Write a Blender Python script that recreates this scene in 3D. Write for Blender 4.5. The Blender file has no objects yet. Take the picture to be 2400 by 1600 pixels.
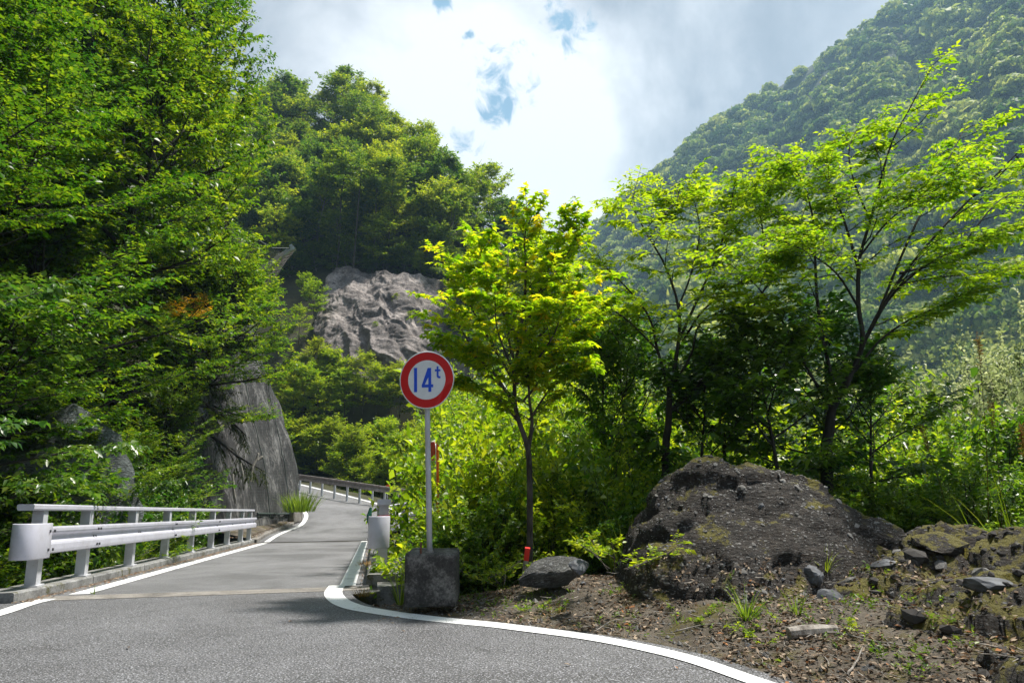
import bpy, math, random
import numpy as np
from mathutils import Vector, Matrix, noise as mn

random.seed(7)
RNG = np.random.default_rng(11)
S = bpy.context.scene
COL = S.collection
R = math.radians

# ------------------------------------------------------------------ camera, sky, sun, exposure
F = 1600.0                       # focal length in pixels of a 2400 px wide frame
CAMZ = 1.52
PITCH = math.atan(285 / 1600)
CP, SP = math.cos(PITCH), math.sin(PITCH)
cam = bpy.data.cameras.new('camera'); cam.sensor_width = 36.0; cam.lens = 36.0 * F / 2400
cam.clip_start = 0.05; cam.clip_end = 6000
camo = bpy.data.objects.new('camera', cam); COL.objects.link(camo)
camo.location = (0, 0, CAMZ); camo.rotation_euler = (R(90) + PITCH, 0, 0)
S.camera = camo


def ray(u, v):
    y = -(v - 800) / F
    return np.array([(u - 1200) / F, CP - y * SP, SP + y * CP])


def P(u, v, t):
    """point seen in direction (u, v) at distance t along the view axis"""
    return np.array([0, 0, CAMZ]) + ray(u, v) * t


def G(u, v, z=0.0):
    d = ray(u, v)
    return P(u, v, (z - CAMZ) / d[2])


SUN_EL, SUN_AZ = R(66), R(70)    # azimuth clockwise from +Y
world = bpy.data.worlds.new('World'); S.world = world; world.use_nodes = True
wt = world.node_tree; wt.nodes.clear()


def N(tree, typ, **kw):
    n = tree.nodes.new(typ)
    for k, val in kw.items():
        if k.startswith('i_'):
            key = k[2:]
            key = int(key) if key.isdigit() else key.replace('_', ' ')
            n.inputs[key].default_value = val
        else:
            setattr(n, k, val)
    return n


def mathn(tree, op, a, b=None, clamp=False):
    n = tree.nodes.new('ShaderNodeMath'); n.operation = op; n.use_clamp = clamp
    for i, x in enumerate((a, b)):
        if x is None: continue
        if isinstance(x, (int, float)): n.inputs[i].default_value = x
        else: tree.links.new(x, n.inputs[i])
    return n.outputs[0]


def mixc(tree, fac, a, b, mode='MIX'):
    n = tree.nodes.new('ShaderNodeMix'); n.data_type = 'RGBA'; n.blend_type = mode
    for idx, x in ((0, fac), (6, a), (7, b)):
        if isinstance(x, (int, float)): n.inputs[idx].default_value = x
        elif isinstance(x, tuple): n.inputs[idx].default_value = (*x, 1)[:4]
        else: tree.links.new(x, n.inputs[idx])
    return n.outputs[2]


def ramp(tree, fac, stops):
    n = tree.nodes.new('ShaderNodeValToRGB'); cr = n.color_ramp
    while len(cr.elements) < len(stops): cr.elements.new(0.5)
    for e, (p, c) in zip(cr.elements, stops):
        e.position = p; e.color = (*c, 1) if isinstance(c, tuple) else (c, c, c, 1)
    tree.links.new(fac, n.inputs[0])
    return n.outputs[0]


def build_world():
    t = wt
    out = N(t, 'ShaderNodeOutputWorld'); bg = N(t, 'ShaderNodeBackground'); bg.inputs[1].default_value = 0.078
    t.links.new(bg.outputs[0], out.inputs[0])
    sky = N(t, 'ShaderNodeTexSky'); sky.sky_type = 'NISHITA'; sky.sun_disc = False
    sky.sun_elevation = SUN_EL; sky.sun_rotation = SUN_AZ; sky.altitude = 700
    tc = N(t, 'ShaderNodeTexCoord'); D = tc.outputs['Generated']
    nz = N(t, 'ShaderNodeTexNoise', i_Scale=3.6, i_Detail=10.0, i_Roughness=0.56, i_Distortion=0.35); t.links.new(D, nz.inputs['Vector'])
    nf = N(t, 'ShaderNodeTexNoise', i_Scale=26.0, i_Detail=9.0, i_Roughness=0.62, i_Distortion=0.6); t.links.new(D, nf.inputs['Vector'])

    def lobe(u, v, rad):
        d = ray(u, v); d = d / np.linalg.norm(d)
        sub = N(t, 'ShaderNodeVectorMath', operation='DISTANCE'); sub.inputs[1].default_value = tuple(d)
        t.links.new(D, sub.inputs[0])
        return mathn(t, 'SUBTRACT', 1.0, mathn(t, 'DIVIDE', sub.outputs['Value'], rad))
    # cloud brightness: a soft bright break where the cloud thins
    b1 = mathn(t, 'MAXIMUM', lobe(1130, 215, 0.38), 0.0)
    b1 = mathn(t, 'POWER', b1, 0.8)
    val = mathn(t, 'ADD', mathn(t, 'MULTIPLY', b1, 0.36), mathn(t, 'MULTIPLY', nz.outputs[0], 1.0))
    cloud = ramp(t, val, [(0.42, (2.1, 2.25, 2.55)), (0.52, (3.1, 3.22, 3.5)), (0.62, (4.7, 4.8, 5.0)), (0.78, (8.2, 8.2, 8.2))])
    # holes with blue sky
    hole = None
    for u, v, r in ((1178, 184, .036), (1168, 228, .026), (1150, 262, .018), (1334, 52, .030), (1322, 98, .020), (1035, 4, .014), (1074, 330, .022), (1098, 78, .006)):
        h = lobe(u, v, r * 1.45)
        hole = h if hole is None else mathn(t, 'MAXIMUM', hole, h)
    hole = mathn(t, 'ADD', hole, mathn(t, 'MULTIPLY', mathn(t, 'SUBTRACT', nf.outputs[0], 0.5), 4.2))
    hole = mathn(t, 'MINIMUM', hole, 1.0)
    hm = ramp(t, hole, [(0.36, 0.0), (1.0, 1.0)])
    blue = mixc(t, 0.85, sky.outputs[0], (2.0, 3.5, 4.7))
    col = mixc(t, hm, cloud, blue)
    # the cloud deck thins to plain sky light through the rest of the dome
    t.links.new(mixc(t, 0.96, sky.outputs[0], col), bg.inputs[0])


build_world()
sun = bpy.data.lights.new('sun', 'SUN'); sun.energy = 5.0; sun.angle = R(5); sun.color = (1.0, 0.95, 0.86)
suno = bpy.data.objects.new('sun', sun); COL.objects.link(suno)
to_sun = Vector((math.sin(SUN_AZ) * math.cos(SUN_EL), math.cos(SUN_AZ) * math.cos(SUN_EL), math.sin(SUN_EL)))
suno.rotation_euler = to_sun.to_track_quat('Z', 'Y').to_euler(); suno.location = (30, 30, 80)
S.view_settings.view_transform = 'Standard'; S.view_settings.look = 'None'
S.view_settings.exposure = 0.92; S.view_settings.gamma = 1.0
S.view_settings.use_curve_mapping = False
S.render.engine = 'CYCLES'
c = S.cycles
c.use_denoising = True
c.max_bounces = 8; c.diffuse_bounces = 5; c.glossy_bounces = 2; c.transmission_bounces = 5; c.volume_bounces = 0
c.use_adaptive_sampling = True; c.adaptive_threshold = 0.02
c.caustics_reflective = False; c.caustics_refractive = False


# ------------------------------------------------------------------ helpers
def sstep(a, b, x):
    x = np.clip((np.asarray(x, float) - a) / (b - a), 0, 1); return x * x * (3 - 2 * x)


def nrm(a):
    a = np.asarray(a, float); return a / (np.linalg.norm(a, axis=-1, keepdims=True) + 1e-12)


def fbm(x, y, z, sc=1.0, oct=4):
    return mn.fractal(Vector((x * sc, y * sc, z * sc)), 1.0, 2.1, oct)


def make_mesh(name, verts, faces, mats=(), midx=None, tone=None, smooth=False):
    """faces: (M,3) or (M,4) int array, or a list of tuples"""
    me = bpy.data.meshes.new(name)
    verts = np.asarray(verts, float).reshape(-1, 3)
    if isinstance(faces, np.ndarray):
        k = faces.shape[1]
        me.vertices.add(len(verts)); me.vertices.foreach_set('co', verts.astype(np.float32).ravel())
        me.loops.add(faces.size); me.loops.foreach_set('vertex_index', faces.astype(np.int32).ravel())
        me.polygons.add(len(faces)); me.polygons.foreach_set('loop_start', np.arange(0, faces.size, k, dtype=np.int32))
        me.update(calc_edges=True)
    else:
        me.from_pydata([tuple(p) for p in verts], [], faces)
    for m in mats: me.materials.append(m)
    if midx is not None: me.polygons.foreach_set('material_index', np.asarray(midx, np.int32))
    if tone is not None:
        a = me.attributes.new('tone', 'FLOAT', 'FACE'); a.data.foreach_set('value', np.asarray(tone, np.float32))
    if smooth: me.polygons.foreach_set('use_smooth', np.ones(len(me.polygons), bool))
    me.update()
    return me


def obj(name, me, parent=None, label=None, cat=None, group=None, kind=None, loc=None):
    o = bpy.data.objects.new(name, me); COL.objects.link(o)
    if parent is not None: o.parent = parent
    if loc is not None: o.location = loc
    for k, val in (('label', label), ('category', cat), ('group', group), ('kind', kind)):
        if val: o[k] = val
    return o


def thing(name, label, cat, loc=(0, 0, 0), group=None, rz=0.0, sc=None):
    o = obj(name, None, None, label, cat, group, None, tuple(loc))
    o.rotation_euler = (0, 0, rz)
    if sc is not None: o.scale = sc if hasattr(sc, '__len__') else (sc, sc, sc)
    return o


def copy_tree(o, parent=None):
    c_ = o.copy(); COL.objects.link(c_)
    if parent is not None: c_.parent = parent
    for ch in list(o.children): copy_tree(ch, c_)
    return c_


class MB:
    """collects simple shapes into one mesh"""
    def __init__(self, org=(0, 0, 0)):
        self.v = []; self.f = []; self.m = []; self.n = 0; self.org = np.array(org, float)

    def add(self, v, f, m=0):
        v = np.asarray(v, float).reshape(-1, 3)
        self.v.append(v); self.f += [tuple(i + self.n for i in q) for q in f]; self.m += [m] * len(f); self.n += len(v)
        return self

    def box(self, c, half, ax=None, m=0, bev=0.0):
        """half sizes along axes ax (3 unit vectors); bev cuts the edges along axis 2"""
        ax = np.eye(3) if ax is None else np.asarray(ax, float)
        hx, hy, hz = half
        b = min(bev, hx * .9, hy * .9)
        if b > 0:
            ring = [(-hx + b, -hy), (hx - b, -hy), (hx, -hy + b), (hx, hy - b), (hx - b, hy), (-hx + b, hy), (-hx, hy - b), (-hx, -hy + b)]
        else:
            ring = [(-hx, -hy), (hx, -hy), (hx, hy), (-hx, hy)]
        k = len(ring)
        if b > 0:
            zs = [(-hz, 1 - b / max(hx, hy)), (-hz + b, 1), (hz - b, 1), (hz, 1 - b / max(hx, hy))]
        else:
            zs = [(-hz, 1), (hz, 1)]
        pts = []
        for z, s_ in zs:
            for x, y in ring: pts.append(np.asarray(c, float) + ax[0] * x * s_ + ax[1] * y * s_ + ax[2] * z)
        f = []
        for r in range(len(zs) - 1):
            for i in range(k):
                j = (i + 1) % k
                f.append((r * k + i, r * k + j, (r + 1) * k + j, (r + 1) * k + i))
        f.append(tuple(range(k - 1, -1, -1))); f.append(tuple((len(zs) - 1) * k + i for i in range(k)))
        return self.add(pts, f, m)

    def tube(self, pts, rad, sides=6, m=0, cap=True):
        v, f = tube_geo(pts, rad, sides, cap)
        return self.add(v, f, m)

    def extrude(self, prof, path, side, up, m=0, closed=True, cap=True):
        """prof: (k,2) in (side, up); path: (n,3); side/up: (n,3) or one vector"""
        path = np.asarray(path, float); n = len(path); k = len(prof)
        side = np.broadcast_to(np.asarray(side, float), (n, 3)); up = np.broadcast_to(np.asarray(up, float), (n, 3))
        pts = []
        for i in range(n):
            for a, b in prof: pts.append(path[i] + side[i] * a + up[i] * b)
        f = []
        kk = k if closed else k - 1
        for i in range(n - 1):
            for j in range(kk):
                q = (j + 1) % k
                f.append((i * k + j, (i + 1) * k + j, (i + 1) * k + q, i * k + q))
        if closed and cap:
            f.append(tuple(range(k))); f.append(tuple((n - 1) * k + j for j in range(k - 1, -1, -1)))
        return self.add(pts, f, m)

    def build(self, name, mats, parent=None, smooth=False, **kw):
        v = np.concatenate(self.v) - self.org
        if not isinstance(mats, (list, tuple)): mats = [mats]
        me = make_mesh(name, v, self.f, mats, self.m if len(mats) > 1 else None, smooth=smooth)
        return obj(name, me, parent, **kw)


def tube_geo(pts, rad, sides=6, cap=True):
    pts = np.asarray(pts, float); n = len(pts)
    rad = np.broadcast_to(np.asarray(rad, float), (n,))
    d = np.gradient(pts, axis=0); d = nrm(d)
    ref = np.array([0.31, 0.52, 0.8]) if abs(d[0] @ np.array([0.31, 0.52, 0.8])) < .9 else np.array([1., 0, 0])
    a = nrm(np.cross(d, ref)); b = np.cross(d, a)
    ang = np.arange(sides) * 2 * math.pi / sides
    ring = (a[:, None, :] * np.cos(ang)[None, :, None] + b[:, None, :] * np.sin(ang)[None, :, None]) * rad[:, None, None] + pts[:, None, :]
    f = []
    for i in range(n - 1):
        for j in range(sides):
            q = (j + 1) % sides
            f.append((i * sides + j, i * sides + q, (i + 1) * sides + q, (i + 1) * sides + j))
    if cap:
        f.append(tuple(range(sides - 1, -1, -1))); f.append(tuple((n - 1) * sides + j for j in range(sides)))
    return ring.reshape(-1, 3), f


def grid_mesh(name, X, Y, Z, mats, smooth=True, org=(0, 0, 0)):
    ny, nx = X.shape
    v = np.stack([X, Y, Z], -1).reshape(-1, 3) - np.asarray(org, float)
    i = np.arange(ny * nx).reshape(ny, nx)
    f = np.stack([i[:-1, :-1], i[:-1, 1:], i[1:, 1:], i[1:, :-1]], -1).reshape(-1, 4)
    return make_mesh(name, v, f, mats, smooth=smooth)


# ------------------------------------------------------------------ materials
def new_mat(name):
    m = bpy.data.materials.new(name); m.use_nodes = True
    t = m.node_tree; t.nodes.clear()
    o = N(t, 'ShaderNodeOutputMaterial'); p = N(t, 'ShaderNodeBsdfPrincipled')
    t.links.new(p.outputs[0], o.inputs[0])
    return m, t, p, o


def tex(t, kind, scale, co, **kw):
    n = N(t, {'noise': 'ShaderNodeTexNoise', 'vor': 'ShaderNodeTexVoronoi', 'wave': 'ShaderNodeTexWave', 'mus': 'ShaderNodeTexNoise'}[kind], i_Scale=scale)
    for k, val in kw.items():
        if k in ('feature', 'distance', 'bands_direction', 'wave_type'): setattr(n, k, val)
        else: n.inputs[k].default_value = val
    t.links.new(co, n.inputs['Vector'])
    return n


def coords(t, which='Object', scale=None):
    tc = N(t, 'ShaderNodeTexCoord'); o = tc.outputs[which]
    if scale is not None:
        mp = N(t, 'ShaderNodeMapping'); mp.inputs['Scale'].default_value = scale; t.links.new(o, mp.inputs[0]); o = mp.outputs[0]
    return o


def wcoords(t):
    return N(t, 'ShaderNodeNewGeometry').outputs['Position']


def bump(t, p, h, strength=0.4, dist=0.01):
    b = N(t, 'ShaderNodeBump'); b.inputs['Strength'].default_value = strength; b.inputs['Distance'].default_value = dist
    t.links.new(h, b.inputs['Height']); t.links.new(b.outputs[0], p.inputs['Normal'])


def leaf_mat(name, stops, trans=0.5, tgain=1.6, rough=0.42, spec=0.4, ttint=(1.0, 1.0, 0.55), objvar=0.3):
    m, t, p, o = new_mat(name)
    at = N(t, 'ShaderNodeAttribute'); at.attribute_name = 'tone'
    col = ramp(t, at.outputs['Fac'], stops)
    oi = N(t, 'ShaderNodeObjectInfo')
    hs = N(t, 'ShaderNodeHueSaturation')
    t.links.new(col, hs.inputs['Color'])
    t.links.new(mathn(t, 'ADD', mathn(t, 'MULTIPLY', oi.outputs['Random'], objvar), 1 - objvar / 2), hs.inputs['Value'])
    t.links.new(mathn(t, 'ADD', mathn(t, 'MULTIPLY', oi.outputs['Random'], -0.03), 0.515), hs.inputs['Hue'])
    t.links.new(hs.outputs[0], p.inputs['Base Color'])
    p.inputs['Roughness'].default_value = rough; p.inputs['Specular IOR Level'].default_value = spec
    tr = N(t, 'ShaderNodeBsdfTranslucent')
    t.links.new(mixc(t, 1.0, hs.outputs[0], tuple(tgain * q for q in ttint), 'MULTIPLY'), tr.inputs[0])
    mx = N(t, 'ShaderNodeMixShader'); mx.inputs[0].default_value = trans
    t.links.new(p.outputs[0], mx.inputs[1]); t.links.new(tr.outputs[0], mx.inputs[2]); t.links.new(mx.outputs[0], o.inputs[0])
    return m


def bark_mat(name, c0, c1, scale=9.0):
    m, t, p, o = new_mat(name); co = coords(t, 'Object', (1, 1, .35))
    n1 = tex(t, 'noise', scale, co, Detail=6.0, Roughness=.65)
    t.links.new(ramp(t, n1.outputs[0], [(.35, c0), (.62, c1)]), p.inputs['Base Color'])
    p.inputs['Roughness'].default_value = .9; bump(t, p, n1.outputs[0], .7, .02)
    return m


def paint_mat(name, c0, dirt=(.32, .30, .30), amount=.25, rough=.45):
    m, t, p, o = new_mat(name); co = coords(t)
    n1 = tex(t, 'noise', 3.0, co, Detail=8.0, Roughness=.7); n2 = tex(t, 'noise', 38.0, co, Detail=4.0)
    f = mathn(t, 'MULTIPLY', ramp(t, n1.outputs[0], [(.45, 0.0), (.75, 1.0)]), amount)
    sp = mathn(t, 'MULTIPLY', ramp(t, n2.outputs[0], [(.66, 0.0), (.72, 1.0)]), amount * .9)
    t.links.new(mixc(t, mathn(t, 'ADD', f, sp, True), c0, dirt), p.inputs['Base Color'])
    p.inputs['Roughness'].default_value = rough
    bump(t, p, n2.outputs[0], .05, .005)
    return m


def flat_mat(name, col, rough=.6, metal=0.0, var=.12, scale=12.0):
    m, t, p, o = new_mat(name); co = coords(t)
    n1 = tex(t, 'noise', scale, co, Detail=5.0)
    d = tuple(q * (1 - var) for q in col); l = tuple(min(1, q * (1 + var)) for q in col)
    t.links.new(ramp(t, n1.outputs[0], [(.35, d), (.65, l)]), p.inputs['Base Color'])
    p.inputs['Roughness'].default_value = rough; p.inputs['Metallic'].default_value = metal
    return m


def asphalt_mat(name, base, speck, stain, sc=1.0, grain=.8, mott=.45):
    m, t, p, o = new_mat(name); co = wcoords(t)
    big = tex(t, 'noise', .45, co, Detail=6.0, Roughness=.62, Distortion=.6); mid = tex(t, 'noise', 2.6, co, Detail=6.0, Roughness=.65)
    v1 = tex(t, 'vor', 95.0 * sc, co); n3 = tex(t, 'noise', 130.0 * sc, co, Detail=3.0, Roughness=.6)
    c0 = ramp(t, big.outputs[0], [(.38, stain), (.50, base), (.64, tuple(q * 1.30 for q in base))])
    c1 = mixc(t, mathn(t, 'MULTIPLY', ramp(t, mid.outputs[0], [(.44, 0.0), (.66, 1.0)]), mott), c0, tuple(q * .55 for q in base))
    g = mathn(t, 'MULTIPLY', ramp(t, n3.outputs[0], [(.52, 0.0), (.64, 1.0)]), grain)
    c2 = mixc(t, g, c1, speck)
    dk = mathn(t, 'MULTIPLY', ramp(t, v1.outputs['Distance'], [(.35, 0.0), (.75, 1.0)]), grain * .8)
    c3 = mixc(t, dk, c2, tuple(q * .22 for q in base))
    cr = tex(t, 'vor', .42, co, feature='DISTANCE_TO_EDGE'); wob = tex(t, 'noise', 3.0, co, Detail=6.0)
    mpv = N(t, 'ShaderNodeVectorMath', operation='ADD'); t.links.new(co, mpv.inputs[0])
    sv = N(t, 'ShaderNodeVectorMath', operation='SCALE'); sv.inputs['Scale'].default_value = .5; t.links.new(wob.outputs['Color'], sv.inputs[0]); t.links.new(sv.outputs[0], mpv.inputs[1]); t.links.new(mpv.outputs[0], cr.inputs['Vector'])
    crk = mathn(t, 'MULTIPLY', ramp(t, cr.outputs['Distance'], [(.0, 1.0), (.006, 0.0)]), ramp(t, mid.outputs[0], [(.50, 0.0), (.56, .55)]))
    t.links.new(mixc(t, crk, c3, (.02, .02, .02)), p.inputs['Base Color'])
    p.inputs['Roughness'].default_value = .7
    h = mathn(t, 'SUBTRACT', n3.outputs[0], mathn(t, 'MULTIPLY', v1.outputs['Distance'], .8))
    bump(t, p, h, .8, .010)
    return m


def line_mat(name):
    m, t, p, o = new_mat(name); co = wcoords(t)
    n1 = tex(t, 'noise', 55.0, co, Detail=4.0, Roughness=.7); n2 = tex(t, 'noise', 4.0, co, Detail=4.0)
    f = ramp(t, mathn(t, 'ADD', mathn(t, 'MULTIPLY', n1.outputs[0], .7), mathn(t, 'MULTIPLY', n2.outputs[0], .4)), [(.59, 0.0), (.69, .8)])
    t.links.new(mixc(t, f, (.78, .79, .80), (.20, .20, .20)), p.inputs['Base Color'])
    p.inputs['Roughness'].default_value = .6; bump(t, p, n1.outputs[0], .25, .004)
    return m


def concrete_mat(name, c_dark, c_mid, c_light, sc=1.0, moss=None, stretch=None):
    m, t, p, o = new_mat(name); co = coords(t, 'Object', stretch)
    a = tex(t, 'noise', 2.2 * sc, co, Detail=7.0, Roughness=.65); b = tex(t, 'noise', 22.0 * sc, co, Detail=6.0, Roughness=.7)
    v = tex(t, 'vor', 60.0 * sc, co)
    mix = mathn(t, 'ADD', mathn(t, 'MULTIPLY', a.outputs[0], .65), mathn(t, 'MULTIPLY', b.outputs[0], .4))
    col = ramp(t, mix, [(.38, c_dark), (.52, c_mid), (.68, c_light)])
    col = mixc(t, ramp(t, v.outputs['Distance'], [(.05, .8), (.16, 0.0)]), col, tuple(q * .45 for q in c_mid))
    if moss:
        mm = tex(t, 'noise', 3.1 * sc, co, Detail=6.0, Roughness=.7)
        col = mixc(t, ramp(t, mm.outputs[0], [(.56, 0.0), (.64, .9)]), col, moss)
    t.links.new(col, p.inputs['Base Color']); p.inputs['Roughness'].default_value = .88
    bump(t, p, mathn(t, 'ADD', b.outputs[0], mathn(t, 'MULTIPLY', v.outputs['Distance'], .4)), .6, .02 / sc)
    return m


def rock_mat(name, dark, mid, pale, moss=(.15, .13, .012), moss_amt=.60, sc=1.0):
    m, t, p, o = new_mat(name); co = coords(t); cs = coords(t, 'Object', (1, 1.0, 2.6))
    a = tex(t, 'noise', 1.6 * sc, co, Detail=8.0, Roughness=.7); b = tex(t, 'noise', 9.0 * sc, cs, Detail=9.0, Roughness=.75, Distortion=.4)
    v = tex(t, 'vor', 15.0 * sc, cs, Randomness=1.0); v2 = tex(t, 'vor', 34.0 * sc, cs); fine = tex(t, 'noise', 60.0 * sc, cs, Detail=4.0, Roughness=.7)
    mix = mathn(t, 'ADD', mathn(t, 'MULTIPLY', a.outputs[0], .35), mathn(t, 'MULTIPLY', b.outputs[0], .70))
    col = ramp(t, mix, [(.40, dark), (.52, mid), (.62, tuple(q * 1.7 for q in mid)), (.74, tuple(q * 3.2 for q in mid))])
    li = tex(t, 'noise', 5.0 * sc, co, Detail=8.0, Roughness=.8)
    col = mixc(t, mathn(t, 'MULTIPLY', ramp(t, li.outputs[0], [(.58, 0.0), (.66, 1.0)]), .45), col, (.16, .155, .15))
    pick = N(t, 'ShaderNodeSeparateColor'); t.links.new(v.outputs['Color'], pick.inputs[0])
    fl = mathn(t, 'MULTIPLY', ramp(t, v.outputs['Distance'], [(.20, 1.0), (.36, 0.0)]), ramp(t, pick.outputs[0], [(.84, 0.0), (.87, 1.0)]))
    pick2 = N(t, 'ShaderNodeSeparateColor'); t.links.new(v2.outputs['Color'], pick2.inputs[0])
    f2 = mathn(t, 'MULTIPLY', ramp(t, v2.outputs['Distance'], [(.24, 1.0), (.40, 0.0)]), ramp(t, pick2.outputs[1], [(.82, 0.0), (.85, 1.0)]))
    col = mixc(t, mathn(t, 'MULTIPLY', mathn(t, 'MAXIMUM', fl, f2), .85), col, pale)
    geo = N(t, 'ShaderNodeNewGeometry'); sx = N(t, 'ShaderNodeSeparateXYZ'); t.links.new(geo.outputs['Normal'], sx.inputs[0])
    mo = tex(t, 'noise', 2.0 * sc, co, Detail=7.0, Roughness=.75)
    mf = mathn(t, 'ADD', mo.outputs[0], mathn(t, 'MULTIPLY', mathn(t, 'SUBTRACT', sx.outputs[2], .62), .35))
    col = mixc(t, ramp(t, mf, [(moss_amt, 0.0), (moss_amt + .05, .92)]), col, mixc(t, fine.outputs[0], tuple(q * .45 for q in moss), tuple(q * 1.5 for q in moss)))
    t.links.new(col, p.inputs['Base Color']); p.inputs['Roughness'].default_value = .8
    h = mathn(t, 'ADD', mathn(t, 'MULTIPLY', b.outputs[0], 1.3), mathn(t, 'MULTIPLY', mathn(t, 'SUBTRACT', 1.0, v.outputs['Distance']), .35))
    h = mathn(t, 'ADD', h, mathn(t, 'MULTIPLY', fine.outputs[0], .25))
    bump(t, p, h, 1.0, .085 / sc)
    return m


def soil_mat(name, stops, sc=1.0, moss=False):
    m, t, p, o = new_mat(name); co = wcoords(t)
    a = tex(t, 'noise', 1.4 * sc, co, Detail=8.0, Roughness=.7); b = tex(t, 'noise', 30.0 * sc, co, Detail=6.0, Roughness=.7)
    mix = mathn(t, 'ADD', mathn(t, 'MULTIPLY', a.outputs[0], .65), mathn(t, 'MULTIPLY', b.outputs[0], .4))
    col = ramp(t, mix, stops)
    if moss:
        mo = tex(t, 'noise', 1.9, co, Detail=7.0, Roughness=.72)
        col = mixc(t, ramp(t, mo.outputs[0], [(.53, 0.0), (.60, .85)]), col, mixc(t, b.outputs[0], (.022, .020, .003), (.115, .095, .012)))
    t.links.new(col, p.inputs['Base Color']); p.inputs['Roughness'].default_value = .95
    bump(t, p, b.outputs[0], .8, .03)
    return m


M = {}
M['white'] = paint_mat('white_painted_steel', (.50, .50, .58), (.20, .17, .15), amount=.34)
M['white_post'] = paint_mat('white_post_paint', (.50, .51, .55), (.20, .17, .14), amount=.45)
M['galv'] = flat_mat('weathered_galvanised_steel', (.30, .265, .25), .6, .05, .25, 6)
M['galv_light'] = flat_mat('light_galvanised_steel', (.46, .49, .53), .45, .3, .15, 8)
M['dark_metal'] = flat_mat('dark_bolt_metal', (.05, .05, .06), .5, .3)
M['rust'] = flat_mat('rusted_iron', (.10, .035, .02), .85)
M['cable'] = flat_mat('dark_wire_cable', (.03, .045, .04), .7)
M['asphalt'] = asphalt_mat('coarse_asphalt', (.112, .112, .119), (.42, .42, .46), (.070, .068, .070), .60, .9)
M['deck'] = asphalt_mat('bridge_deck_asphalt', (.185, .185, .195), (.25, .25, .26), (.12, .12, .125), 1.3, .45, .3)
M['line'] = line_mat('worn_white_road_paint')
M['joint'] = concrete_mat('joint_concrete', (.08, .075, .07), (.19, .175, .16), (.29, .27, .25), 1.2)
M['curb'] = concrete_mat('old_kerb_concrete', (.09, .09, .09), (.20, .20, .20), (.34, .34, .34), 1.3, moss=(.07, .065, .02))
M['block'] = concrete_mat('stained_block_concrete', (.013, .012, .011), (.050, .047, .044), (.24, .23, .215), 1.8)
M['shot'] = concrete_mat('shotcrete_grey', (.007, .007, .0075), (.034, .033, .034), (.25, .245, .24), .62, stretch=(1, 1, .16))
M['shot_far'] = concrete_mat('shotcrete_pale', (.032, .028, .028), (.15, .13, .122), (.42, .37, .345), .20, moss=(.055, .048, .048))
M['boulder'] = rock_mat('conglomerate_rock', (.005, .0038, .003), (.028, .021, .0165), (.32, .315, .31), moss_amt=.565)
M['outcrop'] = rock_mat('rubbly_rock', (.005, .0038, .003), (.028, .021, .0165), (.22, .225, .23), moss_amt=.525, sc=1.15)
M['slab'] = rock_mat('dark_slab_rock', (.03, .03, .03), (.10, .10, .10), (.30, .31, .32), moss_amt=.9)
M['hillrock'] = rock_mat('lichen_rock_face', (.03, .035, .035), (.13, .15, .15), (.30, .34, .34), moss=(.05, .07, .012), moss_amt=.58, sc=.7)
M['bluestone'] = flat_mat('blue_grey_stone', (.075, .08, .092), .7, 0, .45, 9)
M['soil'] = soil_mat('woodland_soil', [(.35, (.015, .014, .008)), (.5, (.035, .034, .014)), (.68, (.055, .06, .02))])
M['verge'] = soil_mat('litter_covered_soil', [(.34, (.022, .018, .013)), (.47, (.058, .046, .033)), (.57, (.115, .096, .075)), (.72, (.20, .175, .145))], 1.6, True)
M['mountain'] = soil_mat('mountain_soil', [(.35, (.012, .02, .008)), (.65, (.03, .045, .014))], .05)
M['water'] = flat_mat('stream_water', (.05, .07, .07), .15, 0, .3, 2)
M['bark'] = bark_mat('brown_bark', (.022, .018, .014), (.095, .082, .068))
M['bark_pale'] = bark_mat('pale_bark', (.10, .09, .08), (.28, .26, .23), 4)
M['bark_dark'] = bark_mat('dark_bark', (.010, .009, .008), (.040, .034, .028))
M['wood'] = bark_mat('weathered_wood', (.10, .085, .07), (.34, .31, .28), 14)
YG = [(0, (.050, .095, .006)), (.5, (.105, .165, .010)), (1, (.19, .23, .018))]
L_ = {}
L_['maple'] = leaf_mat('maple_leaf', [(0, (.06, .16, .004)), (.5, (.175, .275, .006)), (.9, (.36, .39, .010)), (1, (.42, .34, .012))], .66, 2.2)
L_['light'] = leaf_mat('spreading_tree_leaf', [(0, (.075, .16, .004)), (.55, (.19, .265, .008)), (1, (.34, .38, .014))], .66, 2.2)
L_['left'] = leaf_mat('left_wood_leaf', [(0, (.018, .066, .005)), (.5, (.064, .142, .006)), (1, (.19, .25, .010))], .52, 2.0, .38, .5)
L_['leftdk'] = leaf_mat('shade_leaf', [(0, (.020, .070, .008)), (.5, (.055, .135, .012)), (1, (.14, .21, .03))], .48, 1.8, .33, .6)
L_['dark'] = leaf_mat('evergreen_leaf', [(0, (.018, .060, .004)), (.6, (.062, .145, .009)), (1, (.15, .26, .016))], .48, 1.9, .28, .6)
L_['conifer'] = leaf_mat('conifer_needle', [(0, (.014, .026, .005)), (.6, (.032, .050, .009)), (1, (.06, .075, .014))], .30, 1.3, .5, .3)
L_['bush'] = leaf_mat('bush_leaf', [(0, (.06, .145, .004)), (.5, (.18, .265, .008)), (1, (.38, .42, .018))], .54, 1.9, .38, .5)
L_['bushg'] = leaf_mat('green_bush_leaf', [(0, (.03, .10, .007)), (.5, (.095, .185, .009)), (1, (.21, .29, .03))], .50, 1.8, .34, .6)
L_['pale'] = leaf_mat('pale_shrub_leaf', [(0, (.12, .17, .06)), (.5, (.32, .38, .18)), (1, (.52, .56, .34))], .45, 1.2, .4, .5, (1, 1, .8))
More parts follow.
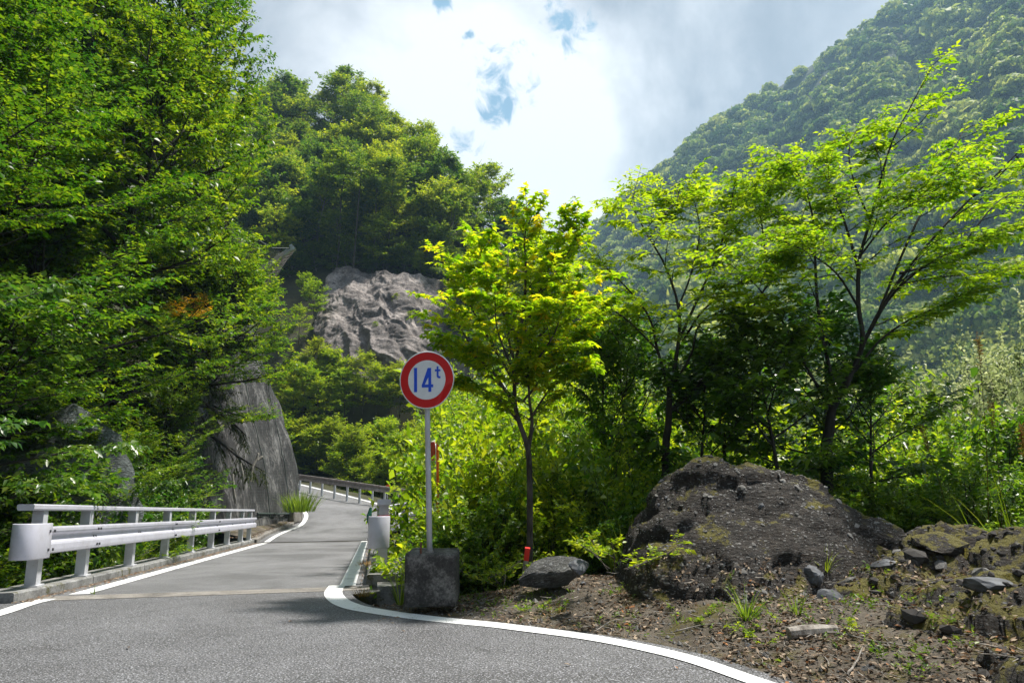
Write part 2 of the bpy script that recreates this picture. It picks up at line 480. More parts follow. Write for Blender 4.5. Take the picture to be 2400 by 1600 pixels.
L_['hill_a'] = leaf_mat('hill_leaf_yellow', [(0, (.07, .14, .007)), (.5, (.19, .26, .012)), (1, (.34, .37, .022))], .50, 1.9, .5, .3)
L_['hill_b'] = leaf_mat('hill_leaf_green', [(0, (.030, .085, .008)), (.5, (.095, .175, .014)), (1, (.20, .26, .028))], .46, 1.8, .5, .3)
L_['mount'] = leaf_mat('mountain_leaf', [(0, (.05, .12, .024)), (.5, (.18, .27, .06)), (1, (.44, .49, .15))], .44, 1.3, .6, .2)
L_['orange'] = leaf_mat('orange_leaf', [(0, (.34, .20, .012)), (.5, (.52, .28, .014)), (1, (.55, .40, .02))], .55, 1.6)
L_['grass'] = leaf_mat('grass_blade', [(0, (.06, .12, .006)), (.5, (.14, .21, .014)), (1, (.27, .32, .05))], .5, 1.7, .4, .4)
L_['dry'] = leaf_mat('dry_grass_blade', [(0, (.16, .10, .03)), (.5, (.28, .19, .07)), (1, (.42, .33, .16))], .35, 1.1, .7, .2, (1, .9, .6))
L_['litter'] = leaf_mat('fallen_leaf', [(0, (.04, .026, .016)), (.45, (.125, .085, .058)), (.78, (.27, .205, .15)), (.94, (.40, .31, .23)), (1, (.34, .12, .03))], .15, 1.0, .75, .2, (1, .8, .6))
L_['plume'] = leaf_mat('grass_plume', [(0, (.20, .11, .03)), (1, (.34, .22, .08))], .4, 1.1, .8, .1, (1, .8, .5))


# ------------------------------------------------------------------ plants
def leaf_arrays(rng, O, D, L, n, ll, lw, droop=.15, upj=.35, star=False, spread=.85, tone_mu=.5, tone_sd=.22):
    """leaves along twigs; returns verts, faces, tone"""
    O = np.asarray(O, float); D = nrm(D); L = np.asarray(L, float); T = len(O)
    if T == 0: return np.zeros((0, 3)), np.zeros((0, 3), int), np.zeros(0)
    k = np.arange(n); tt = (k + .6) / n
    side = np.where(k % 2 == 0, 1.0, -1.0); side[-1] = 0.0
    Z = np.array([0, 0, 1.0])
    Sd = np.cross(D, Z); Sd = nrm(Sd + 1e-4)
    pos = O[:, None, :] + D[:, None, :] * (L[:, None] * tt[None, :])[..., None]
    pos += rng.normal(0, .02, pos.shape) * (L[:, None, None])
    ld = D[:, None, :] * .6 + Sd[:, None, :] * (side[None, :] * spread)[..., None] + rng.normal(0, .24, pos.shape)
    ld[..., 2] -= droop
    ld = nrm(ld)
    up = Z + rng.normal(0, upj, pos.shape)
    up = nrm(up - ld * np.sum(up * ld, -1, keepdims=True))
    w = np.cross(up, ld)
    tone = np.clip(rng.normal(tone_mu, tone_sd * .7, (T, 1)) + rng.normal(0, tone_sd, (T, n)), 0, 1)
    sz = ll * np.clip(rng.lognormal(-.06, .30, (T, n, 1)) * rng.lognormal(0, .18, (T, 1, 1)), .4, 1.9)
    pos = pos.reshape(-1, 3); ld = ld.reshape(-1, 3); up = up.reshape(-1, 3); w = w.reshape(-1, 3); sz = sz.reshape(-1, 1); tone = tone.ravel()
    V, TN = [], []
    lobes = [(0.0, 1.0)] if not star else [(0.0, 1.0), (1.0, .8), (-1.0, .8)]
    for ang, s_ in lobes:
        d2 = ld * math.cos(ang) + w * math.sin(ang); w2 = w * math.cos(ang) - ld * math.sin(ang)
        hw = sz * lw * (0.5 if not star else .32)
        mid = pos + d2 * sz * s_ * .42
        v0 = pos; v1 = mid + w2 * hw + up * hw * .28; v3 = mid - w2 * hw + up * hw * .28
        v2 = pos + d2 * sz * s_ - Z * sz * .12
        V.append(np.stack([v0, v1, v2, v3], 1)); TN.append(np.repeat(tone, 2))
    V = np.concatenate(V).reshape(-1, 3)
    q = np.arange(len(V) // 4)[:, None] * 4
    Fc = np.concatenate([np.stack([q[:, 0], q[:, 0] + 1, q[:, 0] + 2], 1)[:, None], np.stack([q[:, 0], q[:, 0] + 2, q[:, 0] + 3], 1)[:, None]], 1).reshape(-1, 3)
    return V, Fc, np.concatenate(TN)


class Plant:
    def __init__(self, seed):
        self.r = np.random.default_rng(seed)
        self.wood = {}          # part name -> list of (pts, radii, sides)
        self.tw = []            # (origin, dir, length)

    def line(self, p, d, L, n=6, wig=.12, bend=(0, 0, 0)):
        pts = [np.asarray(p, float)]; d = nrm(d)
        for i in range(n):
            d = nrm(d + self.r.normal(0, wig, 3) + np.asarray(bend) / n)
            pts.append(pts[-1] + d * L / n)
        return np.array(pts)

    def addw(self, part, pts, r0, r1, sides=5):
        self.wood.setdefault(part, []).append((pts, np.linspace(r0, r1, len(pts)), sides))

    def at(self, pts, s):
        x = s * (len(pts) - 1); i = min(int(x), len(pts) - 2); f = x - i
        return pts[i] * (1 - f) + pts[i + 1] * f, nrm(pts[i + 1] - pts[i])

    def ramify(self, part, limb, r0, o):
        """sub-branches and twigs along a limb polyline"""
        r = self.r; L = np.sum(np.linalg.norm(np.diff(limb, axis=0), axis=1))
        side = 1
        for k in range(o['sub_n']):
            s = o['sub_from'] + (1 - o['sub_from']) * (k + r.uniform(.2, .8)) / o['sub_n']
            p, d = self.at(limb, min(s, .999))
            side = -side
            lat = nrm(np.cross(d, (0, 0, 1.0)) + 1e-4)
            dd = d * r.uniform(.45, .9) + lat * side * r.uniform(.55, 1.0) + np.array([0, 0, r.uniform(*o['sub_up'])])
            dd[2] *= o['flat']
            SL = max(o['sub_len'] * L * (1.15 - .65 * s) * r.uniform(.75, 1.25), o['sub_min'])
            sub = self.line(p, dd, SL, 4, .12, (0, 0, o['lift']))
            self.addw(part, sub, max(r0 * .42 * (1.1 - s * .6), o['twig_r'] * 1.4), o['twig_r'] * .7, 3)
            self.twigs(part, sub, SL, o)
        self.twigs(part, limb[len(limb) // 2:], L * .5, o)

    def twigs(self, part, sub, SL, o):
        r = self.r; side = 1
        for j in range(o['twig_n']):
            s2 = .18 + .82 * (j + r.uniform(.2, .8)) / o['twig_n']
            q, e = self.at(sub, min(s2, .999)); side = -side
            lat = nrm(np.cross(e, (0, 0, 1.0)) + 1e-4)
            td = e * .7 + lat * side * r.uniform(.5, 1.0) + np.array([0, 0, r.uniform(*o['twig_up'])])
            td[2] *= o['flat']
            TL = o['twig_len'] * r.uniform(.6, 1.3) * (1.15 - .4 * s2)
            self.tw.append((q, nrm(td), TL))
        self.tw.append((sub[-1] - (sub[-1] - sub[-2]) * .3, nrm(sub[-1] - sub[-2]), o['twig_len']))

    def twig_wood(self, part, r_, every=1):
        for i, (q, d, TL) in enumerate(self.tw):
            if i % every == 0:
                self.addw(part, np.array([q, q + d * TL * .92]), r_, r_ * .5, 3)

    def wood_mesh(self, part, mat):
        v, f, n = [], [], 0
        for pts, rad, s in self.wood[part]:
            a, b = tube_geo(pts, rad, s, cap=False)
            v.append(a); f += [tuple(i + n for i in q) for q in b]; n += len(a)
        me = make_mesh(part, np.concatenate(v), np.array(f), [mat], smooth=True)
        return me

    def leaf_mesh(self, name, mat, o):
        O = np.array([t_[0] for t_ in self.tw]); D = np.array([t_[1] for t_ in self.tw]); L = np.array([t_[2] for t_ in self.tw])
        v, f, tn = leaf_arrays(self.r, O, D, L, o['leaf_n'], o['leaf'], o['leaf_w'], o['droop'], o['upj'], o.get('star', False), o.get('spread', .85), o.get('tone', .5), o.get('tone_sd', .22))
        return make_mesh(name, v, f, [mat], tone=tn)


DEF = dict(H=8.0, R=3.0, base=.25, n_limb=14, ang=(15, 60), trunk_r=.12, lean=(0, 0), sub_n=7, sub_from=.25, sub_up=(-.1, .35), sub_len=.42, sub_min=.35,
           flat=1.0, lift=.15, twig_r=.006, twig_n=6, twig_len=.42, twig_up=(-.15, .35), leaf_n=11, leaf=.09, leaf_w=.55, droop=.2, upj=.35, shape='round', wig=.10,
           limb_lift=.35, trunk_top=.85, twig_every=2)


def proto(seed, mat_leaf, mat_bark, **kw):
    """a tree type as three meshes: trunk, limb, crown"""
    o = dict(DEF); o.update(kw); pl = Plant(seed); r = pl.r
    tr = pl.line((0, 0, -.3), (o['lean'][0], o['lean'][1], 1), o['H'] * o['trunk_top'] + .3, 9, .05)
    pl.addw('trunk', tr, o['trunk_r'], o['trunk_r'] * .22, 8)
    az = r.uniform(0, 6.28)
    for i in range(o['n_limb']):
        f = (i + r.uniform(.1, .9)) / o['n_limb']; h = o['base'] + (1 - o['base']) * f
        az += 2.4 + r.normal(0, .25)
        if o['shape'] == 'cone': env = (1 - f) ** .8 + .08
        elif o['shape'] == 'flat': env = .55 + .45 * f
        elif o['shape'] == 'column': env = .75 - .35 * f
        else: env = max(.28, math.sin(math.pi * (f * .82 + .14)) ** .65)
        el = R(o['ang'][0] + (o['ang'][1] - o['ang'][0]) * f + r.normal(0, 7))
        p, d = pl.at(tr, min(.999, h * .97 / 1.0))
        L = o['R'] * env * r.uniform(.8, 1.18)
        d0 = np.array([math.cos(az) * math.cos(el), math.sin(az) * math.cos(el), math.sin(el)])
        limb = pl.line(p, d0, L, 6, o['wig'], (0, 0, o['limb_lift']))
        rr = o['trunk_r'] * (.42 - .22 * f)
        pl.addw('limb', limb, rr, rr * .25, 5)
        pl.ramify('limb', limb, rr, o)
    if o['twig_every']: pl.twig_wood('limb', o['twig_r'], o['twig_every'])
    return dict(trunk=pl.wood_mesh('trunk', mat_bark), limb=pl.wood_mesh('limb', mat_bark), crown=pl.leaf_mesh('crown', mat_leaf, o))


def plant_tree(pr, name, label, cat, loc, group=None, rz=0.0, sc=1.0, tilt=(0, 0), parts=('trunk', 'limb', 'crown')):
    t = thing(name, label, cat, loc, group, rz, sc)
    t.rotation_euler = (tilt[0], tilt[1], rz)
    for k in parts:
        o = obj(k, pr[k], t)
        if k in ('crown', 'foliage', 'limb'): o['kind'] = 'stuff'
    return t


def shrub_proto(seed, mat_leaf, mat_bark, H=1.6, W=1.1, stems=9, **kw):
    o = dict(DEF, sub_n=6, twig_n=5, twig_len=.24, leaf_n=9, leaf=.075, leaf_w=.6, twig_r=.004, sub_len=.5, sub_min=.25, sub_from=.15, twig_every=3); o.update(kw)
    pl = Plant(seed); r = pl.r
    for i in range(stems):
        az = i * 2.4 + r.normal(0, .3); sp = r.uniform(.15, 1.0) * W / H
        st = pl.line((math.cos(az) * .08, math.sin(az) * .08, -.15), (math.cos(az) * sp, math.sin(az) * sp, 1), H * r.uniform(.75, 1.1) * math.sqrt(1 + .4 * sp * sp) * .92, 6, .10)
        pl.addw('stem', st, .018 * H / 1.6, .006, 5)
        pl.ramify('stem', st, .012, o)
    if o['twig_every']: pl.twig_wood('stem', o['twig_r'], o['twig_every'])
    return dict(stem=pl.wood_mesh('stem', mat_bark), foliage=pl.leaf_mesh('foliage', mat_leaf, o))


def plant_shrub(pr, name, label, cat, loc, group=None, rz=0.0, sc=1.0):
    return plant_tree(pr, name, label, cat, loc, group, rz, sc, parts=('stem', 'foliage'))


def blade_mesh(name, seed, n, length, width, spread, mat, base_r=.05, arch=1.0, tone=.5):
    r = np.random.default_rng(seed); V = []; Fc = []; tn = []; k = 0
    for i in range(n):
        az = r.uniform(0, 6.283); sp = r.uniform(.1, 1) * spread; L = length * r.uniform(.5, 1.1)
        p = np.array([math.cos(az), math.sin(az), 0]) * base_r * r.uniform(0, 1); p[2] = -.02
        d = nrm(np.array([math.cos(az) * sp, math.sin(az) * sp, 1.0])); az2 = az + 1.57 + r.normal(0, .5)
        sd = np.array([math.cos(az2), math.sin(az2), 0]); seg = 5
        tv = np.clip(r.normal(tone, .25), 0, 1)
        for s in range(seg + 1):
            w = width * (1 - (s / seg) ** 2 * .98) * .5
            V += [p - sd * w, p + sd * w]
            if s < seg: Fc.append((k, k + 1, k + 3, k + 2)); tn.append(tv)
            k += 2
            p = p + d * L / seg
            d = nrm(d + np.array([math.cos(az) * .10, math.sin(az) * .10, -.30]) * arch * (.35 + s / seg) * (sp + .25))
    return make_mesh(name, np.array(V), np.array(Fc), [mat], tone=tn)


# ------------------------------------------------------------------ bridge frame and road profile
O2 = np.array([-6.68, 9.95]); BD = np.array([-.191, .982]); BD = BD / np.linalg.norm(BD); BN = np.array([BD[1], -BD[0]])
SLOPE = -.068; ROAD0 = -.30


def BR(a, s, z):
    q = O2 + BN * a + BD * s
    return np.array([q[0], q[1], z])


def to_br(x, y):
    dx, dy = np.asarray(x) - O2[0], np.asarray(y) - O2[1]
    return dx * BN[0] + dy * BN[1], dx * BD[0] + dy * BD[1]


def road_z(s):
    """height of the carriageway along the bridge axis"""
    s = np.asarray(s, float)
    return np.interp(s, [-30, -7, -4.2, -2.5, 0, 17.2], [.0, .0, -.015, -.10, ROAD0, ROAD0 + SLOPE * 17.2])


# road beyond the bridge: centre line
e0 = BR(2.55, 17.0, float(road_z(17.0))); e1 = BR(2.6, 20.5, float(road_z(17)) - .02)
CL = np.array([e0, e1, [-8.0, 34.0, -1.32], [-9.0, 38.2, -1.0], [-11.6, 42.0, -.58], [-15.6, 46.0, -.02], [-19.8, 50.5, .4], [-24.5, 54.5, .7], [-30, 57.5, 1.0]])


def catmull(Pn, n=12):
    Pn = np.asarray(Pn, float); out = []
    Q = np.vstack([2 * Pn[0] - Pn[1], Pn, 2 * Pn[-1] - Pn[-2]])
    for i in range(1, len(Q) - 2):
        for k in range(n):
            t = k / n; a, b, c_, d = Q[i - 1], Q[i], Q[i + 1], Q[i + 2]
            out.append(.5 * ((2 * b) + (c_ - a) * t + (2 * a - 5 * b + 4 * c_ - d) * t * t + (3 * b - a - 3 * c_ + d) * t ** 3))
    out.append(Q[-2]); return np.array(out)


CLP = catmull(CL, 10)
tg = nrm(np.gradient(CLP[:, :2], axis=0)); CLN = np.stack([tg[:, 1], -tg[:, 0]], 1)     # right-hand normal


def off(i0, i1, a, dz=0.0):
    q = CLP[i0:i1].copy(); aa = np.broadcast_to(a, (len(q),))
    q[:, :2] += CLN[i0:i1] * aa[:, None]; q[:, 2] += dz
    return q


# edge of the near carriageway on the verge side, in picture order from the bridge to the bottom
EDGE_PX = [(790, 1372), (781, 1388), (789, 1403), (815, 1418), (870, 1431), (1000, 1449), (1200, 1470), (1400, 1497), (1600, 1540), (1780, 1600)]


def ground_hit(u, v):
    z = 0.0
    for _ in range(8):
        p = G(u, v, z); s = to_br(p[0], p[1])[1]; z = float(road_z(s))
    return p


EDGE = np.array([ground_hit(u, v) for u, v in EDGE_PX])
tail = EDGE[-1] + (EDGE[-1] - EDGE[-2]) * np.array([[1.2], [3.2], [8]]) * np.array([1, .96, 0])
EDGE = np.vstack([EDGE, tail])


def smooth_line(q, n=8): return catmull(q, n)


EDGE_S = smooth_line(EDGE)
VERGE_LINE = EDGE_S[EDGE_S[:, 0].argmin() + 10:]           # monotone in x from about the bend


def yedge(x):
    order = np.argsort(VERGE_LINE[:, 0]); return np.interp(x, VERGE_LINE[order, 0], VERGE_LINE[order, 1])


def edist_exact(x, y):
    """signed distance from the outer edge of the white line; positive on the bank"""
    x = np.asarray(x, float); y = np.asarray(y, float); q_ = EDGE_S[:, :2]
    sh = x.shape; px_, py_ = x.ravel(), y.ravel()
    a0, b0_ = q_[:-1], q_[1:]; ab = b0_ - a0; L2 = (ab ** 2).sum(1)
    best = np.full(px_.shape, 1e9); sg = np.ones(px_.shape)
    for (ax_, ay_), (bx_, by_), l2 in zip(a0, ab, L2):
        t_ = np.clip(((px_ - ax_) * bx_ + (py_ - ay_) * by_) / l2, 0, 1)
        dx, dy = px_ - ax_ - bx_ * t_, py_ - ay_ - by_ * t_; d2 = dx * dx + dy * dy
        m_ = d2 < best; best = np.where(m_, d2, best); sg = np.where(m_, np.sign(bx_ * dy - by_ * dx), sg)
    return (np.sqrt(best) * sg).reshape(sh) if sh else float((np.sqrt(best) * sg)[0])


EGX, EGY = np.arange(-3.2, 7.6, .05), np.arange(2.4, 13.6, .05)
EGD = edist_exact(*np.meshgrid(EGX, EGY))


def edist(x, y):
    """quick look-up of edist_exact"""
    x = np.asarray(x, float); y = np.asarray(y, float)
    fx = np.clip((x - EGX[0]) / .05, 0, len(EGX) - 1.001); fy = np.clip((y - EGY[0]) / .05, 0, len(EGY) - 1.001)
    i = fx.astype(int); j = fy.astype(int); a = fx - i; b = fy - j
    d = (EGD[j, i] * (1 - a) + EGD[j, i + 1] * a) * (1 - b) + (EGD[j + 1, i] * (1 - a) + EGD[j + 1, i + 1] * a) * b
    return d if d.shape else float(d)


def verge_z(x, y):
    """height of the littered bank beside the near road"""
    x = np.asarray(x, float); y = np.asarray(y, float)
    e = edist(x, y) - .22
    base = road_z(to_br(x, y)[1])
    z = base - .006 + .10 * sstep(0, 1.0, e) * sstep(-1.6, .6, x) + .16 * sstep(.2, 1.9, e) * sstep(-.6, .8, x)
    z = z - 2.2 * sstep(8.6, 12.5, y) * sstep(6.0, 1.5, x) - .5 * sstep(8.5, 13, y) * sstep(1.5, 6, x)
    z = z - 1.6 * sstep(-1.15, -2.2, x) * sstep(8.2, 9.6, y)
    return z


def ground_z(x, y):
    x = np.asarray(x, float); y = np.asarray(y, float)
    base = np.interp(y, [-60, 0, 8, 11, 15, 19, 26, 31, 36, 45, 55, 70, 90, 130, 1500], [0, 0, -.3, -1.5, -3.2, -4.0, -3.6, -2.2, -1.9, -1.5, -.9, 2.2, 6, 8, 8])
    right = -.16 * np.clip(x - 7, 0, 45) * sstep(3, 12, y) + .0 * x
    right += .10 * np.clip(x - 60, 0, 300)
    xl = np.interp(y, [-40, 5, 10, 14, 20, 27, 33, 39, 44, 60], [-8.5, -8.2, -8.6, -10.0, -12.0, -12.6, -12.8, -15, -24, -34])
    d = np.clip(xl - x, 0, None)
    left = 1.55 * d - .009 * np.clip(d, 0, 60) ** 2
    left = np.minimum(left, 34 + .06 * d)
    z = base + right + left
    # carriageways keep the ground just below them
    a, s = to_br(x, y)
    zr = road_z(np.clip(s, -40, 0)) - .12
    near = sstep(-3.3, -1.3, a) * sstep(.1, -.4, s) * (s > -60)
    z = z * (1 - near) + np.minimum(zr - .05, .0) * near
    return z


def make_ground():
    xs = np.concatenate([np.linspace(-900, -80, 12), np.arange(-70, 70, .8), np.linspace(80, 1100, 14)])
    ys = np.concatenate([np.linspace(-900, -60, 10), np.arange(-50, 95, .8), np.linspace(105, 1100, 12)])
    X, Y = np.meshgrid(xs, ys); Z = ground_z(X, Y)
    inner = (abs(X) < 69) & (Y > -49) & (Y < 94)
    nz = np.zeros_like(Z)
    for i, j in zip(*np.where(inner)):
        nz[i, j] = fbm(X[i, j], Y[i, j], 0, .33, 4)
    a, s = to_br(X, Y)
    keep = 1 - sstep(-2.0, -1.0, a) * sstep(.6, -.2, s)
    Z = Z + nz * .38 * keep
    # road bench beyond the bridge
    dmin = np.full(X.shape, 1e9); tgt = np.zeros(X.shape)
    for k in range(len(CLP)):
        dd = np.hypot(X - CLP[k, 0], Y - CLP[k, 1]); m_ = dd < dmin
        dmin = np.where(m_, dd, dmin); tgt = np.where(m_, CLP[k, 2] - .22, tgt)
    hi = sstep(8.0, 4.3, dmin)
    Z = np.where(dmin < 8, Z * (1 - hi) + tgt * hi, Z)
    # under the verge and the deck stay lower
    vz = verge_z(X, Y)
    near = (X > -2.4) & (X < 7.5) & (Y < 11) & (Y > 3)
    Z = np.where(near, np.minimum(Z, vz - .25), Z)
    below = (a > -.3) & (a < 5.4) & (s > .3) & (s < 17)
    Z = np.where(below, np.minimum(Z, road_z(s) - 1.6), Z)
    o = obj('ground', grid_mesh('ground', X, Y, Z, [M['soil']]), kind='structure')
    return o


GROUND = make_ground()
from mathutils.bvhtree import BVHTree


def bvh_of(me): return BVHTree.FromPolygons([v.co.copy() for v in me.vertices], [tuple(p.vertices) for p in me.polygons])


GB = bvh_of(GROUND.data)


def gz(x, y):
    h = GB.ray_cast(Vector((x, y, 400)), Vector((0, 0, -1)))
    return h[0].z if h[0] else 0.0


def strip(name, left, right, mat, cols=2, kind='structure', dz=0.0, parent=None, **kw):
    left = np.asarray(left, float); right = np.asarray(right, float)
    f = np.linspace(0, 1, cols)[None, :, None]
    Q = left[:, None, :] * (1 - f) + right[:, None, :] * f
    return obj(name, grid_mesh(name, Q[..., 0], Q[..., 1], Q[..., 2] + dz, [mat]), parent, kind=kind, **kw)


# --- near carriageway: an apron that widens towards the camera
s_rows = np.concatenate([np.arange(-30, -12, 1.0), np.arange(-12, -.74, .25), [-.72]])
ea, es = to_br(EDGE_S[:, 0], EDGE_S[:, 1])
Lr, Rr = [], []
o_ = np.argsort(es)
for s in s_rows:
    aR = np.interp(s, es[o_], ea[o_]) + .24
    if s > -1.2: aR = 4.75
    aL = np.interp(s, [-30, -8, -3, -1, 0], [-3.0, -2.4, -1.15, -.35, .28])
    z = float(road_z(s)); Lr.append(BR(aL, s, z)); Rr.append(BR(aR, s, z))
near_road = strip('near_road', Lr, Rr, M['asphalt'], 14)

# --- bridge deck, joints, kerbs
sd = np.linspace(-.12, 17.0, 30)
deck = strip('bridge_road', [BR(.2, s, float(road_z(s))) for s in sd], [BR(4.6, s, float(road_z(s))) for s in sd], M['deck'], 6)
for k, (s0, s1) in enumerate(((-.72, -.12), (17.0, 17.16))):
    strip('expansion_joint', [BR(.05 - (.35 if k == 0 else 0), s0, float(road_z(s0)) + .004), BR(.1 - (.1 if k == 0 else 0), s1, float(road_z(s1)) + .004)], [BR(4.62, s0, float(road_z(s0)) + .004), BR(4.6, s1, float(road_z(s1)) + .004)], M['joint'], 8)
mb = MB()
for s0, s1 in ((.0, 17.0),):
    pr = [(-.45, -.75), (5.35, -.75), (5.35, -.02), (-.45, -.02)]
    path = [BR(0, s0, float(road_z(s0))), BR(0, s1, float(road_z(s1)))]
    mb.extrude(pr, path, np.array([BN[0], BN[1], 0]), (0, 0, 1.0))
bridge = thing('bridge', 'short concrete road bridge with white railings crossing the overgrown gully', 'bridge', BR(2.4, 0, ROAD0))
ORG = BR(2.4, 0, ROAD0)
mb.org = ORG; mb.build('deck_slab', M['curb'], bridge)
BN3 = np.array([BN[0], BN[1], 0]); BD3 = np.array([BD[0], BD[1], SLOPE]); BD3 /= np.linalg.norm(BD3)


def kerb(name, a0, a1, s0, s1, h, mat, parent, org, seg=1, gap=.012):
    for k in range(seg):
        q0 = s0 + (s1 - s0) * k / seg + gap; q1 = s0 + (s1 - s0) * (k + 1) / seg - gap
        m_ = MB(org); b = .02
        prof = [(a0, -.06), (a1, -.06), (a1, h - b), (a1 - b, h), (a0 + b, h), (a0, h - b)]
        n = 5; path = [BR(0, s, float(road_z(s)) + random.uniform(-.004, .004)) for s in np.linspace(q0, q1, n)]
        m_.extrude(prof, path, BN3, (0, 0, 1.0))
        m_.build(name, mat, parent)


kerb('kerb_block', -.34, .18, -.9, 17.2, .13, M['curb'], bridge, ORG, 7)
kerb('kerb_block', 4.56, 5.12, -.02, 17.2, .16, M['curb'], bridge, ORG, 7)
m_ = MB(ORG); pth = [BR(0, s, float(road_z(s))) for s in (-.75, -.03)]
m_.extrude([(4.72, -.3), (5.14, -.3), (5.14, .045), (4.72, .045)], pth, BN3, (0, 0, 1.0)); m_.build('kerb_step', M['curb'], bridge)

# --- painted lines
LW = .23


def ribbon(name, pts, w, mat=M['line'], dz=.008, **kw):
    pts = np.asarray(pts, float); d = nrm(np.gradient(pts[:, :2], axis=0)); n = np.stack([d[:, 1], -d[:, 0]], 1)
    w = np.broadcast_to(w, (len(pts),))
    l = pts.copy(); r = pts.copy(); l[:, :2] -= n * w[:, None] / 2; r[:, :2] += n * w[:, None] / 2
    return strip(name, l, r, mat, 2, dz=dz, **kw)


q = EDGE_S.copy(); q[:, 2] = road_z(to_br(q[:, 0], q[:, 1])[1])
ribbon('edge_line', q, np.interp(np.arange(len(q)), [0, 25, 45, 75, 110], [.24, .24, .20, .17, .15]))
ribbon('edge_line', [BR(4.28, s, float(road_z(s))) for s in np.linspace(-.02, 16.9, 20)], .24)
ribbon('edge_line', [BR(.58, s, float(road_z(s))) for s in np.linspace(.05, 16.9, 20)], .26)
LQ = np.array([ground_hit(u, v) for u, v in [(-260, 1530), (-120, 1476), (0, 1437), (60, 1417), (112, 1404)]]); LQ = smooth_line(LQ, 6); LQ[:, 2] = road_z(to_br(LQ[:, 0], LQ[:, 1])[1])
ribbon('edge_line', LQ, .22)

# --- road beyond the bridge
NR = len(CLP)
hw_l = np.interp(np.arange(NR), [0, 12, 20, 30, 45, NR], [2.3, 2.3, 2.4, 2.6, 2.5, 2.4])
hw_r = np.interp(np.arange(NR), [0, 8, 16, 25, 40, NR], [2.2, 2.5, 3.2, 3.0, 2.6, 2.5])
far_road = strip('far_road', off(1, NR, -hw_l[1:], 0), off(1, NR, hw_r[1:], 0), M['deck'], 8)
ribbon('edge_line', off(1, NR, -hw_l[1:] + .35), .2, dz=.01)
ribbon('edge_line', off(1, NR, hw_r[1:] - .35), .2, dz=.01)
m_ = MB(); i1 = 27
m_.extrude([(-.12, -.2), (.12, -.2), (.12, .10), (-.12, .12)], off(1, i1, -hw_l[1:i1] - .14), np.c_[CLN[1:i1], np.zeros(i1 - 1)], (0, 0, 1.0))
m_.build('roadside_kerb', M['joint'], None, kind='structure')


# ------------------------------------------------------------------ bridge railings
def post_section(w=.085, d=.075):
    t_ = .014
    return [(-d, -w), (-d + t_, -w), (-d + t_, -.006), (d - t_, -.006), (d - t_, -w), (d, -w), (d, w), (d - t_, w), (d - t_, .006), (-d + t_, .006), (-d + t_, w), (-d, w)]


def w_profile(zc, h, depth, a_in, th=.006):
    zz = np.array([.5, .485, .43, .33, .27, .19, .14, .04, -.01, -.08, -.16, -.36, -.46, -.5]) * h + zc
    aa = a_in + depth * np.array([.55, .9, 1, 1, .85, .2, .1, .1, .2, .85, 1, 1, .9, .5])
    fr = list(zip(aa, zz)); return fr + [(a - th, z) for a, z in fr[::-1]]


